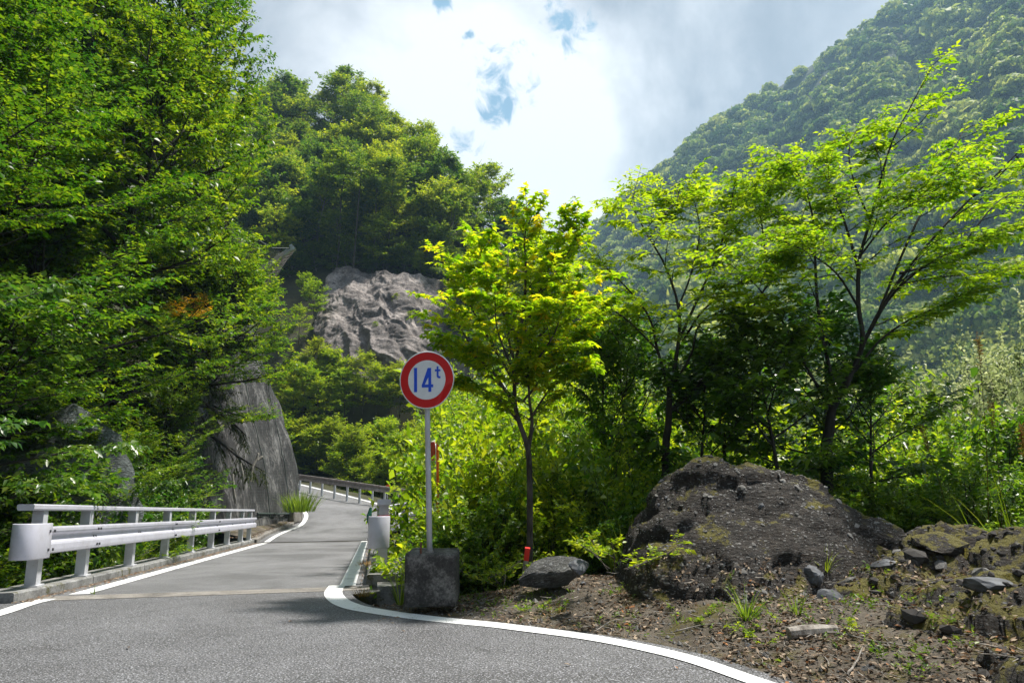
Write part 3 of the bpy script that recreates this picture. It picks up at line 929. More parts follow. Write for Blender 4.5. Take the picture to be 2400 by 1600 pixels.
def bridge_rail(name, label, a0, sg, stations, kh, s_start, s_end):
    base0 = BR(a0, stations[0], float(road_z(stations[0])) + kh)
    t = thing(name, label, 'guardrail', base0, 'white railings along the two sides of the bridge')
    side = BN3 * sg
    pt = lambda s, dz=0: BR(a0, s, float(road_z(max(s, 0))) + (min(s, 0)) * SLOPE + kh + dz)
    for s in stations:
        b = pt(s); m_ = MB(base0)
        m_.box(b + np.array([0, 0, .525]), (.072, .072, .525), np.array([side, BD3, [0, 0, 1.0]]))
        m_.build('post', M['white_post'], t)
        m_ = MB(base0); m_.box(b + np.array([0, 0, .012]), (.11, .105, .012), np.array([side, np.array([BD[0], BD[1], 0]), [0, 0, 1.0]])); m_.build('base_plate', M['white_post'], t)
        m_ = MB(base0); m_.box(b + side * .095 + np.array([0, 0, .62]), (.028, .06, .10), np.array([side, BD3, [0, 0, 1.0]])); m_.build('spacer_block', M['white_post'], t)
    # top beam in two lengths, joint at a sleeve
    mid = stations[1] + .08
    for q0, q1, gr in ((s_start, mid, .006), (mid, s_end, 0.0)):
        m_ = MB(base0); n = 3
        pr = [(-.085 - gr, 1.035 - gr), (.085 + gr, 1.035 - gr), (.10 + gr, 1.05), (.10 + gr, 1.095 + gr), (.09, 1.108 + gr), (-.09, 1.108 + gr), (-.10 - gr, 1.095 + gr), (-.10 - gr, 1.05)]
        m_.extrude(pr, [pt(s) for s in np.linspace(q0, q1, n)], side, (0, 0, 1.0)); m_.build('top_beam', M['white'], t)
    # corrugated beam in lapped lengths
    cuts = [stations[0] - .35, stations[1] + .1, stations[3] + .1, stations[5] + .1, s_end]
    for k in range(len(cuts) - 1):
        m_ = MB(base0)
        m_.extrude(w_profile(.625, .37, .068, .125 + (.006 if k % 2 == 0 else 0)), [pt(s) for s in (cuts[k] - .12 * (k > 0), cuts[k + 1])], side, (0, 0, 1.0))
        m_.build('corrugated_beam', M['white'], t)
    # rounded end sleeve wrapping the near end
    plan = [(.215, stations[0] - .12), (.222, stations[0] - .30), (.222, stations[0] - .52)]
    for k in range(1, 10):
        an = math.pi * k / 10; plan.append((.072 + .15 * math.cos(an), stations[0] - .52 - .15 * math.sin(an)))
    plan += [(-.078, stations[0] - .52), (-.078, stations[0] - .36)]
    path = np.array([BR(0, 0, 0) * 0 + pt(s) + side * a for a, s in plan])
    dd = nrm(np.gradient(np.array([(a, s) for a, s in plan]), axis=0))
    outn = np.array([side * d[1] * -1 + np.array([BD[0], BD[1], 0]) * d[0] for d in dd])
    m_ = MB(base0)
    m_.extrude([(-.004, .395), (.006, .388), (.012, .40), (.012, .845), (.006, .857), (-.004, .85)], path, outn, (0, 0, 1.0))
    o_ = m_.build('end_sleeve', M['white'], t, smooth=True)
    for e_ in o_.data.edges: pass
    ax = np.array([side, BD3, [0, 0, 1.0]])
    for s, rows in [(stations[0] - .2, (.50, .75)), (stations[0] - .06, (.50, .75))] + [(s, (.745, .625, .505)) if k in (1, 3, 5) else (s, (.625,)) for k, s in enumerate(stations) if 0 < k < len(stations)]:
        for z in rows:
            for ds in ((-.045, .055) if s > stations[0] else (0,)):
                m_ = MB(base0)
                ao = .235 if s < stations[0] + .01 else (.142 if abs(z - .625) < .01 else .212)
                m_.box(pt(s + ds) + side * ao + np.array([0, 0, z]), (.009, .017, .02), ax, bev=.006); m_.build('bolt', M['dark_metal'], t)
    return t


ST = [0, 1.65, 3.9, 6.2, 8.45, 10.75, 13.0, 15.3, 16.95]
RAIL_L = bridge_rail('bridge_railing', 'long white bridge railing with nine posts in front of the dark wooded slope', 0.0, 1, ST, .13, -.45, 17.35)
RAIL_R = bridge_rail('bridge_railing', 'white bridge railing seen end on beside the concrete sign block, pink ribbon on its post', 4.79, -1, [.32, 2.5, 4.75, 7.0, 9.25, 11.5, 13.7, 15.9], .16, .08, 16.3)

# flared length where the far railing bends away from the road
bz = float(road_z(16)) + .16
A_ = BR(4.79, 16.35, bz); B_ = A_ + np.array([1.7, .9, .25]); C_ = A_ + np.array([2.6, 1.0, .33])
fl = thing('flared_railing', 'short white railing bending away into the bushes past the bridge end', 'guardrail', A_)
dv = nrm(B_ - A_)
for z0, r_ in ((1.06, .045), (.6, .10)):
    m_ = MB(A_); m_.tube([A_ + [0, 0, z0], (A_ + B_) / 2 + [0, 0, z0], B_ + [0, 0, z0]], r_, 8); m_.build('rail', M['white'], fl)
for q in ((A_ + B_) / 2, B_):
    m_ = MB(A_); m_.box(q + np.array([0, 0, .45]), (.06, .06, .66)); m_.build('post', M['white_post'], fl)

mrib = flat_mat('pink_plastic_ribbon', (.75, .02, .10), .5); mblue = flat_mat('blue_rope', (.01, .05, .28), .6); mgreen = flat_mat('green_plastic', (.01, .10, .07), .5)
b = BR(4.79, .32, float(road_z(.32)) + .16)
m_ = MB(b); yy = np.array([BD[0], BD[1], 0]) * -.082
m_.box(b + yy + np.array([.0, -.002, .855]), (.10, .004, .016), np.array([BN3, [BD[0], BD[1], 0], nrm(np.array([.1, 0, 1.0]))]))
m_.box(b + yy - BN3 * .065 + np.array([0, -.004, .79]), (.018, .004, .075))
m_.build('ribbon', mrib, None, label='pink plastic ribbon tied round the white railing post', cat='ribbon', loc=b)
m_ = MB(b); an = np.linspace(0, 6.0, 22)
rc = C_ + np.array([-.35, -.15, .95])
m_ = MB(rc); m_.tube(np.stack([rc[0] + .24 * np.cos(an) + .02 * np.sin(5 * an), rc[1] + .06 * np.sin(3 * an), rc[2] + .24 * np.sin(an)], 1), .035, 6)
m_.build('rope_coil', mblue, None, label='coil of blue rope hung at the far end of the bridge', cat='rope', loc=rc)
gb = BR(4.55, 1.3, float(road_z(1.3)) + .16 + .86)
m_ = MB(gb); m_.tube([gb + [0, 0, -.12], gb + [0, .02, .0], gb + [.02, .03, .14]], [.03, .045, .02], 7)
m_.build('reflector', mgreen, None, label='small dark green reflector fixed behind the first post of the end-on railing', cat='reflector', loc=gb)


# ------------------------------------------------------------------ guardrails on the bend
def bend_rail(name, label, pts, posts, hgt, mats, face, endcap=True, start_face=1):
    pts = np.asarray(pts); base = pts[0]
    t = thing(name, label, 'guardrail', base)
    d = nrm(np.gradient(pts[:, :2], axis=0)); n = np.stack([d[:, 1], -d[:, 0]], 1) * face
    n3 = np.c_[n, np.zeros(len(n))]
    m_ = MB(base); m_.extrude(w_profile(hgt - .17, .36, .085, .06), pts, n3, (0, 0, 1.0)); m_.build('corrugated_beam', mats[0], t)
    if endcap:
        q = pts[0]; m_ = MB(base)
        m_.extrude([(.03, hgt - .39), (.20, hgt - .39), (.20, hgt + .05), (.03, hgt + .05)], [q - np.r_[d[0], 0] * .45, q - np.r_[d[0], 0] * .2, q + np.r_[d[0], 0] * .1], n3[:3] * 1, (0, 0, 1.0)); m_.build('end_plate', mats[0], t)
    for f in posts:
        i = f * (len(pts) - 1); k = min(int(i), len(pts) - 2); q = pts[k] + (pts[k + 1] - pts[k]) * (i - k)
        m_ = MB(base); m_.tube([q + [0, 0, -.5], q + [0, 0, hgt]], .072, 8); m_.build('post', mats[1], t)
    return t


PX = [(990, 1190, 38.5), (950, 1184, 38.8), (900, 1177, 39.3), (850, 1169, 40), (800, 1161, 41), (750, 1153, 42.3), (705, 1146, 43.8), (670, 1141, 45.5), (640, 1136, 48)]
FR = smooth_line([P(*q) for q in PX], 4) + np.array([0, 0, .06])
bend_rail('curve_guardrail', 'weathered brown-grey guardrail curving round the outside of the bend', FR, np.linspace(.1, .98, 13), .86, (M['galv'], M['galv_light']), -1)
PX = [(800, 1080, 66), (770, 1084, 66), (740, 1090, 65.5), (715, 1095, 65), (690, 1099, 64.5), (660, 1104, 64)]
UR = smooth_line([P(*q) for q in PX], 4)
bend_rail('upper_guardrail', 'pale guardrail along the higher stretch of road among the young trees', UR, np.linspace(.08, .98, 6), .98, (M['galv_light'], M['galv_light']), -1, False)
up = UR + np.array([0, 0, 0.0])
lft = UR + np.array([0, -3.4, -.10]); rgt = UR + np.array([0, .8, -.02])
upper_road = strip('upper_road', lft, rgt, M['joint'], 3)
m_ = MB(); m_.extrude([(-.25, -2.2), (.05, -2.2), (.05, -.02), (-.25, -.02)], UR + np.array([0, -3.35, -.12]), (0, 1.0, 0), (0, 0, 1.0)); m_.build('road_bank_wall', M['curb'], None, label='low stained retaining wall under the higher road', cat='wall')

# orange markers
mor = flat_mat('orange_marker_plastic', (.75, .12, .01), .45)
q = P(908, 1160, 40.5); dt = thing('delineator', 'small orange reflector on a thin stake behind the curving guardrail', 'marker', q + np.array([0, 0, -.5]))
m_ = MB(q + np.array([0, 0, -.5])); m_.tube([q + [0, 0, -.5], q + [0, 0, .40]], .025, 6); m_.build('stake', M['galv_light'], dt)
m_ = MB(q + np.array([0, 0, -.5])); m_.tube([q + [0, -.03, .5], q + [0, .03, .5]], .13, 12); m_.build('reflector', mor, dt)
q = P(1026, 1142, 13.0); m_ = MB(q); top = P(1025, 1037, 12.95)
m_.tube([q - (top - q) * 1.2, q, top], .026, 8); m_.tube([top, top + (top - q) * .01], [.026, .012], 8)
m_.build('snow_pole', mor, None, label='tall thin orange snow pole standing in the bushes behind the sign pole', cat='pole', loc=q)
mred = paint_mat('sign_red', (.55, .004, .008), (.25, .02, .02), .2, .35); mwht = paint_mat('sign_white', (.74, .77, .80), (.30, .32, .34), .30, .35); mblu = flat_mat('sign_blue', (.005, .075, .62), .4, 0, .05)
mback = flat_mat('sign_back_grey', (.36, .37, .39), .5, .4)
q = P(1019, 1150, 14); tp = P(1017, 1066, 14)
rs = thing('road_sign', 'round red sign seen almost edge on behind the sign pole', 'sign', q)
m_ = MB(q); m_.tube([q + [0, 0, -.6], tp + [.05, 0, .2]], .022, 8); m_.build('pole', M['galv_light'], rs)
nn = nrm(np.array([-.93, -.36, 0])); e_ = np.array([-nn[1], nn[0], 0]); cc = tp + np.array([-.02, 0, .10])
for nm, r0, off_, mt in (('plate', .225, .0, mwht), ('red_face', .21, .014, mred)):
    m_ = MB(q); m_.tube([cc + nn * (off_ - .012), cc + nn * (off_ + .006)], r0, 22); m_.build(nm, mt, rs)

# ------------------------------------------------------------------ concrete block with the weight limit sign
def rough_box(name, c_, half, cuts, amp, mat, org, parent=None, rz=0.0, chip=.05, **kw):
    n = cuts; lin = [np.linspace(-1, 1, n)] * 3
    V = {}; verts = []; faces = []

    def vid(p):
        k = tuple(np.round(p, 5))
        if k not in V: V[k] = len(verts); verts.append(k)
        return V[k]
    for axis in range(3):
        for sgn in (-1, 1):
            for i in range(n - 1):
                for j in range(n - 1):
                    qd = []
                    for di, dj in ((0, 0), (1, 0), (1, 1), (0, 1)):
                        p = [0, 0, 0]; p[axis] = sgn; p[(axis + 1) % 3] = lin[0][i + di]; p[(axis + 2) % 3] = lin[0][j + dj]
                        qd.append(vid(p))
                    faces.append(tuple(qd if sgn > 0 else qd[::-1]))
    out = []
    for p in verts:
        p = np.array(p); a = np.abs(p); e2 = np.sort(a)[1]
        k = p * (1 - chip * .5 * max(0, (e2 - .8) / .2) ** 2)
        w = k * np.array(half)
        nz = fbm(w[0] + 3, w[1], w[2], 3.2, 4) * amp + fbm(w[0], w[1] + 9, w[2], 16, 3) * amp * .35
        w = w + nrm(p) * nz
        x, y = w[0] * math.cos(rz) - w[1] * math.sin(rz), w[0] * math.sin(rz) + w[1] * math.cos(rz)
        out.append(np.array([x, y, w[2]]) + np.asarray(c_) - np.asarray(org))
    return obj(name, make_mesh(name, out, faces, [mat], smooth=True), parent, **kw)


b0 = P(1005, 1421, 7.2)
BLK = np.array([b0[0] + .006, b0[1] + .275, b0[2]])
blk = rough_box('concrete_block', BLK + np.array([0, 0, .262]), (.275, .27, .275), 22, .011, M['block'], BLK, label='dark stained concrete block holding the weight limit sign pole', cat='block', loc=BLK, rz=.0, chip=.07)
rg = P(985, 1282, 7.33); an = np.linspace(-.4, math.pi + .4, 12)
m_ = MB(rg); m_.tube(np.stack([rg[0] + .004 * an, rg[1] + .045 * np.cos(an), rg[2] - .03 + .075 * np.sin(an)], 1), .010, 7)
m_.build('lifting_ring', M['rust'], None, label='rusty iron lifting loop on top of the concrete block', cat='ring', loc=rg)

pb = P(1007, 1291, 7.42); pt_ = P(999.5, 838, 7.42 * ray(1007, 1291)[1] / ray(999, 838)[1] + .0)
sg_ = thing('weight_limit_sign', 'round red and white sign reading 14t on a white pole', 'sign', pb)
m_ = MB(pb); m_.tube([pb - (pt_ - pb) * .05, pb + (pt_ - pb) * .3, pb + (pt_ - pb) * .65, pt_], .031, 16); m_.build('pole', M['white_post'], sg_, smooth=True)
m_ = MB(pb); m_.tube([pb + [0, 0, -.01], pb + [0, 0, .012]], [.05, .038], 16); m_.build('pole_collar', M['joint'], sg_)
SC = P(1000.5, 890, 7.42 * ray(1007, 1291)[1] / ray(1000, 890)[1] - .055)
sn = nrm(np.array([-.10, -.995, 0])); su = nrm(np.array([-.02, 0, 1.0])); sx_ = nrm(np.cross(su, sn)) * 1.0
su = np.cross(sn, sx_)
RS = .325


def sdef(x, y, z):
    """sheet metal of the disc, bent back at its lower right edge"""
    q_ = x * math.cos(R(-32)) + y * math.sin(R(-32)); p_ = -x * math.sin(R(-32)) + y * math.cos(R(-32))
    w = max(0.0, q_ - .232 - .25 * abs(p_) ** 1.3)
    z2 = z - .75 * w + .012 * math.exp(-((q_ - .215) / .02) ** 2) * math.exp(-(p_ / .12) ** 2)
    z2 += .012 * math.sin(y * 4 + x * 3) * (x * x + y * y) * 4
    x2 = x - .28 * w * math.cos(R(-32)); y2 = y - .28 * w * math.sin(R(-32))
    return SC + sx_ * x2 + su * y2 + sn * z2 - pb


def disc_part(name, r0, r1, z, mat, nseg=96, nr=10, flip=False, **kw):
    v = []; f = []
    rs_ = np.linspace(r0, r1, nr + 1)
    for r_ in rs_:
        for k in range(nseg):
            a = 2 * math.pi * k / nseg; v.append(sdef(r_ * math.cos(a) * .965, r_ * math.sin(a), z))
    for i in range(nr):
        for k in range(nseg):
            j = (k + 1) % nseg; f.append((i * nseg + k, i * nseg + j, (i + 1) * nseg + j, (i + 1) * nseg + k)[::-1 if flip else 1])
    return obj(name, make_mesh(name, v, f, [mat], smooth=True), sg_, **kw)


v = []; f = []; ns = 96
for z, r_ in ((-.016, RS - .004), (-.014, RS), (.0, RS + .001), (.006, RS - .002), (.006, RS - .012)):
    for k in range(ns): v.append(sdef(r_ * math.cos(2 * math.pi * k / ns) * .965, r_ * math.sin(2 * math.pi * k / ns), z))
for i in range(4):
    for k in range(ns): f.append((i * ns + k, i * ns + (k + 1) % ns, (i + 1) * ns + (k + 1) % ns, (i + 1) * ns + k))
obj('rim', make_mesh('rim', v, f, [mwht], smooth=True), sg_)
disc_part('back_plate', .002, RS - .003, -.016, mback, flip=True)
disc_part('red_ring', .221, RS - .011, .005, mred, nr=8)
disc_part('white_face', .0008, .222, .0055, mwht, nr=14)
U = .22 / 315.0      # sign pixels to metres (zoomed reference)


def glyph(name, polys):
    v = []; f = []; n = 0
    for poly in polys:
        pts = [((x - 722) * U * 1.0, (790 - y) * U) for x, y in poly]; k = len(pts)
        v += [sdef(x, y, .0095) for x, y in pts] + [sdef(x, y, .005) for x, y in pts]
        f.append(tuple(range(n + k - 1, n - 1, -1)) if sum((pts[i][0] * pts[(i + 1) % k][1] - pts[(i + 1) % k][0] * pts[i][1]) for i in range(k)) < 0 else tuple(range(n, n + k)))
        for i in range(k): f.append((n + i, n + (i + 1) % k, n + k + (i + 1) % k, n + k + i))
        n += 2 * k
    return obj(name, make_mesh(name, v, f, [mblu]), sg_)


glyph('digit_one', [[(513, 590), (562, 590), (564, 982), (515, 982)]])
glyph('digit_four', [[(738, 598), (794, 597), (794, 650), (690, 868), (640, 880)], [(640, 866), (828, 866), (828, 912), (642, 912)], [(748, 660), (794, 620), (797, 984), (750, 984)]])
tc_ = [(886, 576), (915, 576), (916, 722), (920, 734), (930, 738), (947, 738), (947, 769), (922, 770), (900, 760), (888, 742), (886, 722)]
glyph('letter_t', [tc_, [(855, 626), (947, 626), (947, 656), (855, 656)]])
for k in range(2):
    m_ = MB(pb); q = SC - sn * (-.03) * -1 + su * (.12 if k else -.12); q = SC + sn * -.035 + su * (.12 if k else -.12)
    m_.box(q, (.06, .012, .02), np.array([sx_, sn, su])); m_.build('clamp', mback, sg_)

# red survey stake
q = ground_hit(1232, 1333); st0 = P(1231, 1330, 8.3); st1 = P(1236, 1288, 8.3); dv = nrm(st1 - st0)
sk = thing('survey_stake', 'short wooden stake with a red painted top at the foot of the slim maple', 'stake', st0)
axs = np.array([nrm(np.cross(dv, (0, 1, 0))), nrm(np.cross(dv, np.cross(dv, (0, 1, 0)))), dv])
m_ = MB(st0); m_.box(st0 + dv * .0, (.030, .03, .12), axs); m_.build('stake_shaft', M['wood'], sk)
m_ = MB(st0); m_.box(st0 + dv * .17, (.031, .031, .075), axs); m_.build('red_top', flat_mat('stake_red_paint', (.75, .03, .02), .5), sk)


# ------------------------------------------------------------------ verge, boulder and loose rocks
def make_verge():
    xs = np.arange(-2.2, 6.6, .06); ys = np.arange(3.0, 10.4, .06); X, Y = np.meshgrid(xs, ys); Z = verge_z(X, Y)
    e = edist(X, Y)
    for i in range(X.shape[0]):
        for j in range(X.shape[1]):
            n = fbm(X[i, j], Y[i, j], 0, 1.3, 3) * .03 + fbm(X[i, j], Y[i, j], 4, 7, 3) * .012
            Z[i, j] += n * float(sstep(.2, .55, e[i, j]))
    Z = np.where(e < .16, Z - .06, Z)
    return obj('verge', grid_mesh('verge', X, Y, Z, [M['verge']]), kind='structure')


VERGE = make_verge(); VB = bvh_of(VERGE.data)


def hz(x, y):
    """top of verge or ground"""
    h = VB.ray_cast(Vector((x, y, 50)), Vector((0, 0, -1)))
    z = gz(x, y)
    return max(h[0].z, z) if h[0] else z


def rock_field(name, x0, x1, y0, y1, res, zf, mat, amp, org, disp=1.0, **kw):
    """a heightfield rock with noisy overhanging relief and a closed base"""
    xs = np.arange(x0, x1, res); ys = np.arange(y0, y1, res); X, Y = np.meshgrid(xs, ys); Z = zf(X, Y)
    gx = np.gradient(Z, res, axis=1); gy = np.gradient(Z, res, axis=0)
    n = nrm(np.stack([-gx, -gy, np.ones_like(Z)], -1))
    Q = np.stack([X, Y, Z], -1)
    for i in range(X.shape[0]):
        for j in range(X.shape[1]):
            p = Q[i, j]
            a = fbm(p[0], p[1], p[2], 1.1, 3) * amp * 1.0
            w_ = Vector((p[0], p[1], p[2] * 1.9)); w_ = w_ + Vector((mn.noise(w_ * 1.7), mn.noise(w_ * 1.7 + Vector((5, 0, 0))), mn.noise(w_ * 1.7 + Vector((0, 7, 0))))) * .25
            r_ = 1 - abs(mn.noise(Vector(p * 3.1))) * 2
            dv_, pv_ = mn.voronoi(w_ * 1.5); b_ = (min(dv_[1] - dv_[0], .40) - .2) * amp * .9 + mn.noise(pv_[0] * 3.1) * amp * 1.0
            dv_, pv_ = mn.voronoi(w_ * 6.5); c_ = (min(dv_[1] - dv_[0], .30) - .15) * amp * .32 + mn.noise(pv_[0] * 2.7) * amp * .12
            d_ = fbm(w_[0], w_[1], w_[2], 15, 4) * amp * .22
            Q[i, j] = p + n[i, j] * disp * (a + r_ * amp * .18 + b_ + c_ + d_ - amp * .35)
    return obj(name, grid_mesh(name, Q[..., 0], Q[..., 1], Q[..., 2], [mat], smooth=True, org=org), None, loc=org, **kw)


RIDGE = [(1425, 1440), (1447, 1370), (1470, 1280), (1505, 1215), (1545, 1160), (1600, 1112), (1645, 1080), (1690, 1080), (1740, 1094), (1800, 1094), (1880, 1100), (1935, 1122), (1980, 1163), (2050, 1205), (2120, 1242), (2170, 1285), (2230, 1345)]
RW = np.array([P(u, v, 7.9) for u, v in RIDGE]); YR = 8.25


def boulder_z(X, Y):
    zr = np.interp(X, RW[:, 0], RW[:, 2], left=-.6, right=-.6)
    yf = np.interp(X, [1.0, 1.3, 2.2, 2.9, 3.4, 4.2], [7.5, 6.95, 6.72, 6.85, 7.2, 7.4])
    tau = np.clip((Y - yf) / (YR - yf), 0, 1); back = np.clip((Y - YR) / 1.5, 0, 1)
    prof = 1 - (1 - tau) ** (1.28 + .25 * np.sin(X * 2.3))
    z = -.12 + (zr + .12) * prof * (1 - back ** 2.2 * 1.1)
    return np.where(Y < yf - .01, -.35, z)


BO = np.array([2.5, 7.6, 0.0])
BOULDER = rock_field('boulder', .98, 4.75, 6.4, 9.8, .034, boulder_z, M['boulder'], .10, BO, label='huge dark conglomerate boulder with mossy shoulder beside the road', cat='boulder')


def outcrop_z(X, Y):
    xe = np.interp(Y, [3.2, 4.6, 5.4, 6.2, 7.2, 8.2], [3.25, 3.05, 2.95, 2.95, 3.0, 3.2]) + .12 * np.sin(Y * 5)
    d = X - xe
    z = -.10 + .46 * sstep(-.05, .38, d) + .44 * sstep(.3, 1.5, d) + .14 * np.sin(X * 3.1 + 1) * np.sin(Y * 2.7) * sstep(.3, 1, d)
    return z - .5 * sstep(7.4, 8.6, Y)


OC = np.array([4.4, 5.8, 0.0])
OUTCROP = rock_field('rock_outcrop', 2.75, 6.3, 3.1, 8.6, .04, outcrop_z, M['outcrop'], .13, OC, label='low rubbly outcrop with mossy patches stepping down from the huge boulder', cat='rock')


def chip_rock(name, seed, half, mat, loc, rot=(0, 0, 0), sub=3, parent=None, **kw):
    """an angular stone: noisy icosphere cut by random planes"""
    import bmesh
    r = np.random.default_rng(seed); bm = bmesh.new(); bmesh.ops.create_icosphere(bm, subdivisions=sub, radius=1.0)
    pl = [(nrm(r.normal(0, 1, 3)), r.uniform(.5, .85)) for _ in range(9)]
    for v_ in bm.verts:
        p = np.array(v_.co)
        for n_, d_ in pl:
            k = p @ n_ - d_
            if k > 0: p = p - n_ * k * .93
        p = p * (1 + fbm(p[0] + seed, p[1], p[2], 2.2, 4) * .10)
        v_.co = Vector(p * np.array(half))
    me = bpy.data.meshes.new(name); bm.to_mesh(me); bm.free(); me.materials.append(mat)
    o = obj(name, me, parent, loc=tuple(loc), **kw); o.rotation_euler = rot
    return o


g0 = ground_hit(1300, 1372)
SLABP = P(1290, 1350, 7.75)
chip_rock('slab_rock', 5, (.42, .30, .20), M['slab'], SLABP, (.10, -.22, .2), 4, label='flat dark slab of rock tilted against the bank near the red stake', cat='rock')
# embedded clasts of the conglomerate
import bmesh
BB = bvh_of(BOULDER.data); OB = bvh_of(OUTCROP.data)


def embed(parent, tree, org, n, rng, mats, xr, yr, size, big):
    cl = []
    for _ in range(4):
        bm = bmesh.new(); bmesh.ops.create_icosphere(bm, subdivisions=1, radius=1.0)
        for v_ in bm.verts: v_.co *= rng.uniform(.75, 1.2)
        bm.faces.ensure_lookup_table(); cl.append((np.array([v_.co[:] for v_ in bm.verts]), [tuple(x.index for x in f_.verts) for f_ in bm.faces])); bm.free()
    share = {}
    V, Fc, n0 = [], [], 0
    for k in range(n):
        x, y = rng.uniform(*xr), rng.uniform(*yr)
        h = tree.ray_cast(Vector((x, y, 9)), Vector((0, 0, -1)))
        if not h[0] or h[0].z + org[2] < .02: continue
        p, nn_ = np.array(h[0]), np.array(h[1])
        s = size * rng.lognormal(0, .45); zq = Vector(nn_).to_track_quat('Z', 'Y').to_matrix()
        v_, f_ = cl[k % 4]
        if k < big:
            key = (k % 4, k % 3)
            if key not in share:
                share[key] = make_mesh('clast', v_ * np.array([1, .75, .5]), f_, [mats[k % len(mats)]])
            o = obj('clast', share[key], parent); o.location = p; s2 = s * 2.0
            o.scale = (s2, s2, s2); o.rotation_euler = (zq @ Matrix.Rotation(rng.uniform(0, 6), 3, 'Z')).to_euler()
        else:
            w = (np.array(zq) @ (v_ * np.array([s * rng.uniform(.8, 1.5), s * rng.uniform(.6, 1), s * .5])).T).T + p
            V.append(w); Fc += [tuple(i + n0 for i in q_) for q_ in f_]; n0 += len(w)
    o = obj('clasts', make_mesh('clasts', np.concatenate(V), Fc, mats[:1]), parent, kind='stuff')


M['clast'] = flat_mat('pale_clast', (.13, .125, .12), .85, 0, .45, 9); M['clast2'] = flat_mat('dark_clast', (.030, .026, .024), .85, 0, .4, 7)
embed(BOULDER, BB, BO, 1500, np.random.default_rng(3), [M['clast'], M['clast2'], M['bluestone']], (-1.4, 2.0), (-1.2, 1.2), .014, 90)
embed(OUTCROP, OB, OC, 1300, np.random.default_rng(4), [M['clast2'], M['clast'], M['clast2']], (-1.5, 1.8), (-2.6, 2.4), .028, 120)


# scattered stones, litter and twigs on the verge
def surf(x, y):
    best = hz(x, y); nn_ = np.array([0, 0, 1.0])
    for tr_, og in ((BB, BO), (OB, OC)):
        h = tr_.ray_cast(Vector((x - og[0], y - og[1], 9)), Vector((0, 0, -1)))
        if h[0] and h[0].z + og[2] > best: best = h[0].z + og[2]; nn_ = np.array(h[1])
    return best, nn_


def scatter_litter():
    r = np.random.default_rng(8); V = []; Fc = []; tn = []; k = 0
    n = 0
    while n < 7500:
        x, y = r.uniform(-1.6, 4.6), r.uniform(4.0, 9.2)
        e = edist(x, y)
        if e < .16 - .12 * (r.uniform() < .12): continue
        if mn.noise(Vector((x * 1.1, y * 1.1, 2))) < -.12 + r.uniform(-.3, .25): continue
        z, nn_ = surf(x, y)
        if z > .55 or nn_[2] < .55: continue
        n += 1
        L = r.uniform(.012, .034); W_ = L * r.uniform(.3, .55); az = r.uniform(0, 6.28)
        up = nrm(nn_ + r.normal(0, .35, 3)); d = np.array([math.cos(az), math.sin(az), r.normal(0, .3)]); d = nrm(d - up * (d @ up)); w = np.cross(up, d)
        p = np.array([x, y, z + .008 + r.uniform(0, .012)]); cur = r.uniform(-.2, .6)
        V += [p - d * L, p + w * W_ + up * L * cur, p + d * L + up * L * cur * .4, p - w * W_ + up * L * cur * .8]
        Fc += [(k, k + 1, k + 2), (k, k + 2, k + 3)]; k += 4
        tv = r.uniform(0, 1); tn += [tv, tv]
    # on the road and along the kerbs, a few
    def put(x, y, z, m=1.0):
        nonlocal k
        L = r.uniform(.018, .04) * m; az = r.uniform(0, 6.28); d = np.array([math.cos(az), math.sin(az), 0]); w = np.array([-d[1], d[0], 0]); p = np.array([x, y, z + .01])
        V.extend([p - d * L, p + w * L * .45 + [0, 0, L * .4], p + d * L + [0, 0, L * .25], p - w * L * .45 + [0, 0, L * .3]])
        Fc.extend([(k, k + 1, k + 2), (k, k + 2, k + 3)]); k += 4; tn.extend([r.uniform(.45, 1)] * 2)
    for _ in range(1500):
        s = r.uniform(-1, 17); a = .2 + abs(r.normal(0, .10)); p = BR(a, s, float(road_z(s)))
        put(*p, .9)
    for _ in range(160):
        s = r.uniform(-.3, 12); a = 4.52 - abs(r.normal(0, .05)); put(*BR(a, s, float(road_z(s))), .8)
    for u, v in [(900, 1452), (915, 1454), (930, 1450), (945, 1481), (888, 1457), (920, 1462), (680, 1458), (1585, 1567), (1330, 1560), (300, 1520)]:
        put(*ground_hit(u, v), .9)
    for _ in range(700):
        i = r.integers(3, 22); p = off(i, i + 1, -hw_l[i] - r.uniform(.1, 1.2), .12)[0]; put(*p, 1.8)
    return obj('leaf_litter', make_mesh('leaf_litter', V, np.array(Fc), [L_['litter']], tone=tn), kind='stuff')


scatter_litter()


def scatter_twigs():
    r = np.random.default_rng(9); mb_ = MB(); n = 0
    while n < 420:
        x, y = r.uniform(-1.3, 4.2), r.uniform(4.2, 8.6)
        if edist(x, y) < .2: continue
        z, nn_ = surf(x, y)
        if z > .5: continue
        n += 1; az = r.uniform(0, 6.28); L = r.uniform(.05, .22); d = np.array([math.cos(az), math.sin(az), r.uniform(-.05, .2)]); b_ = r.normal(0, .15, 3) * L
        p = np.array([x, y, z + .012]); mb_.tube([p, p + d * L * .5 + b_ * [1, 1, .3], p + d * L], r.uniform(.0015, .0045), 4)
    return mb_.build('twig_litter', M['wood'], None, kind='stuff')


scatter_twigs()


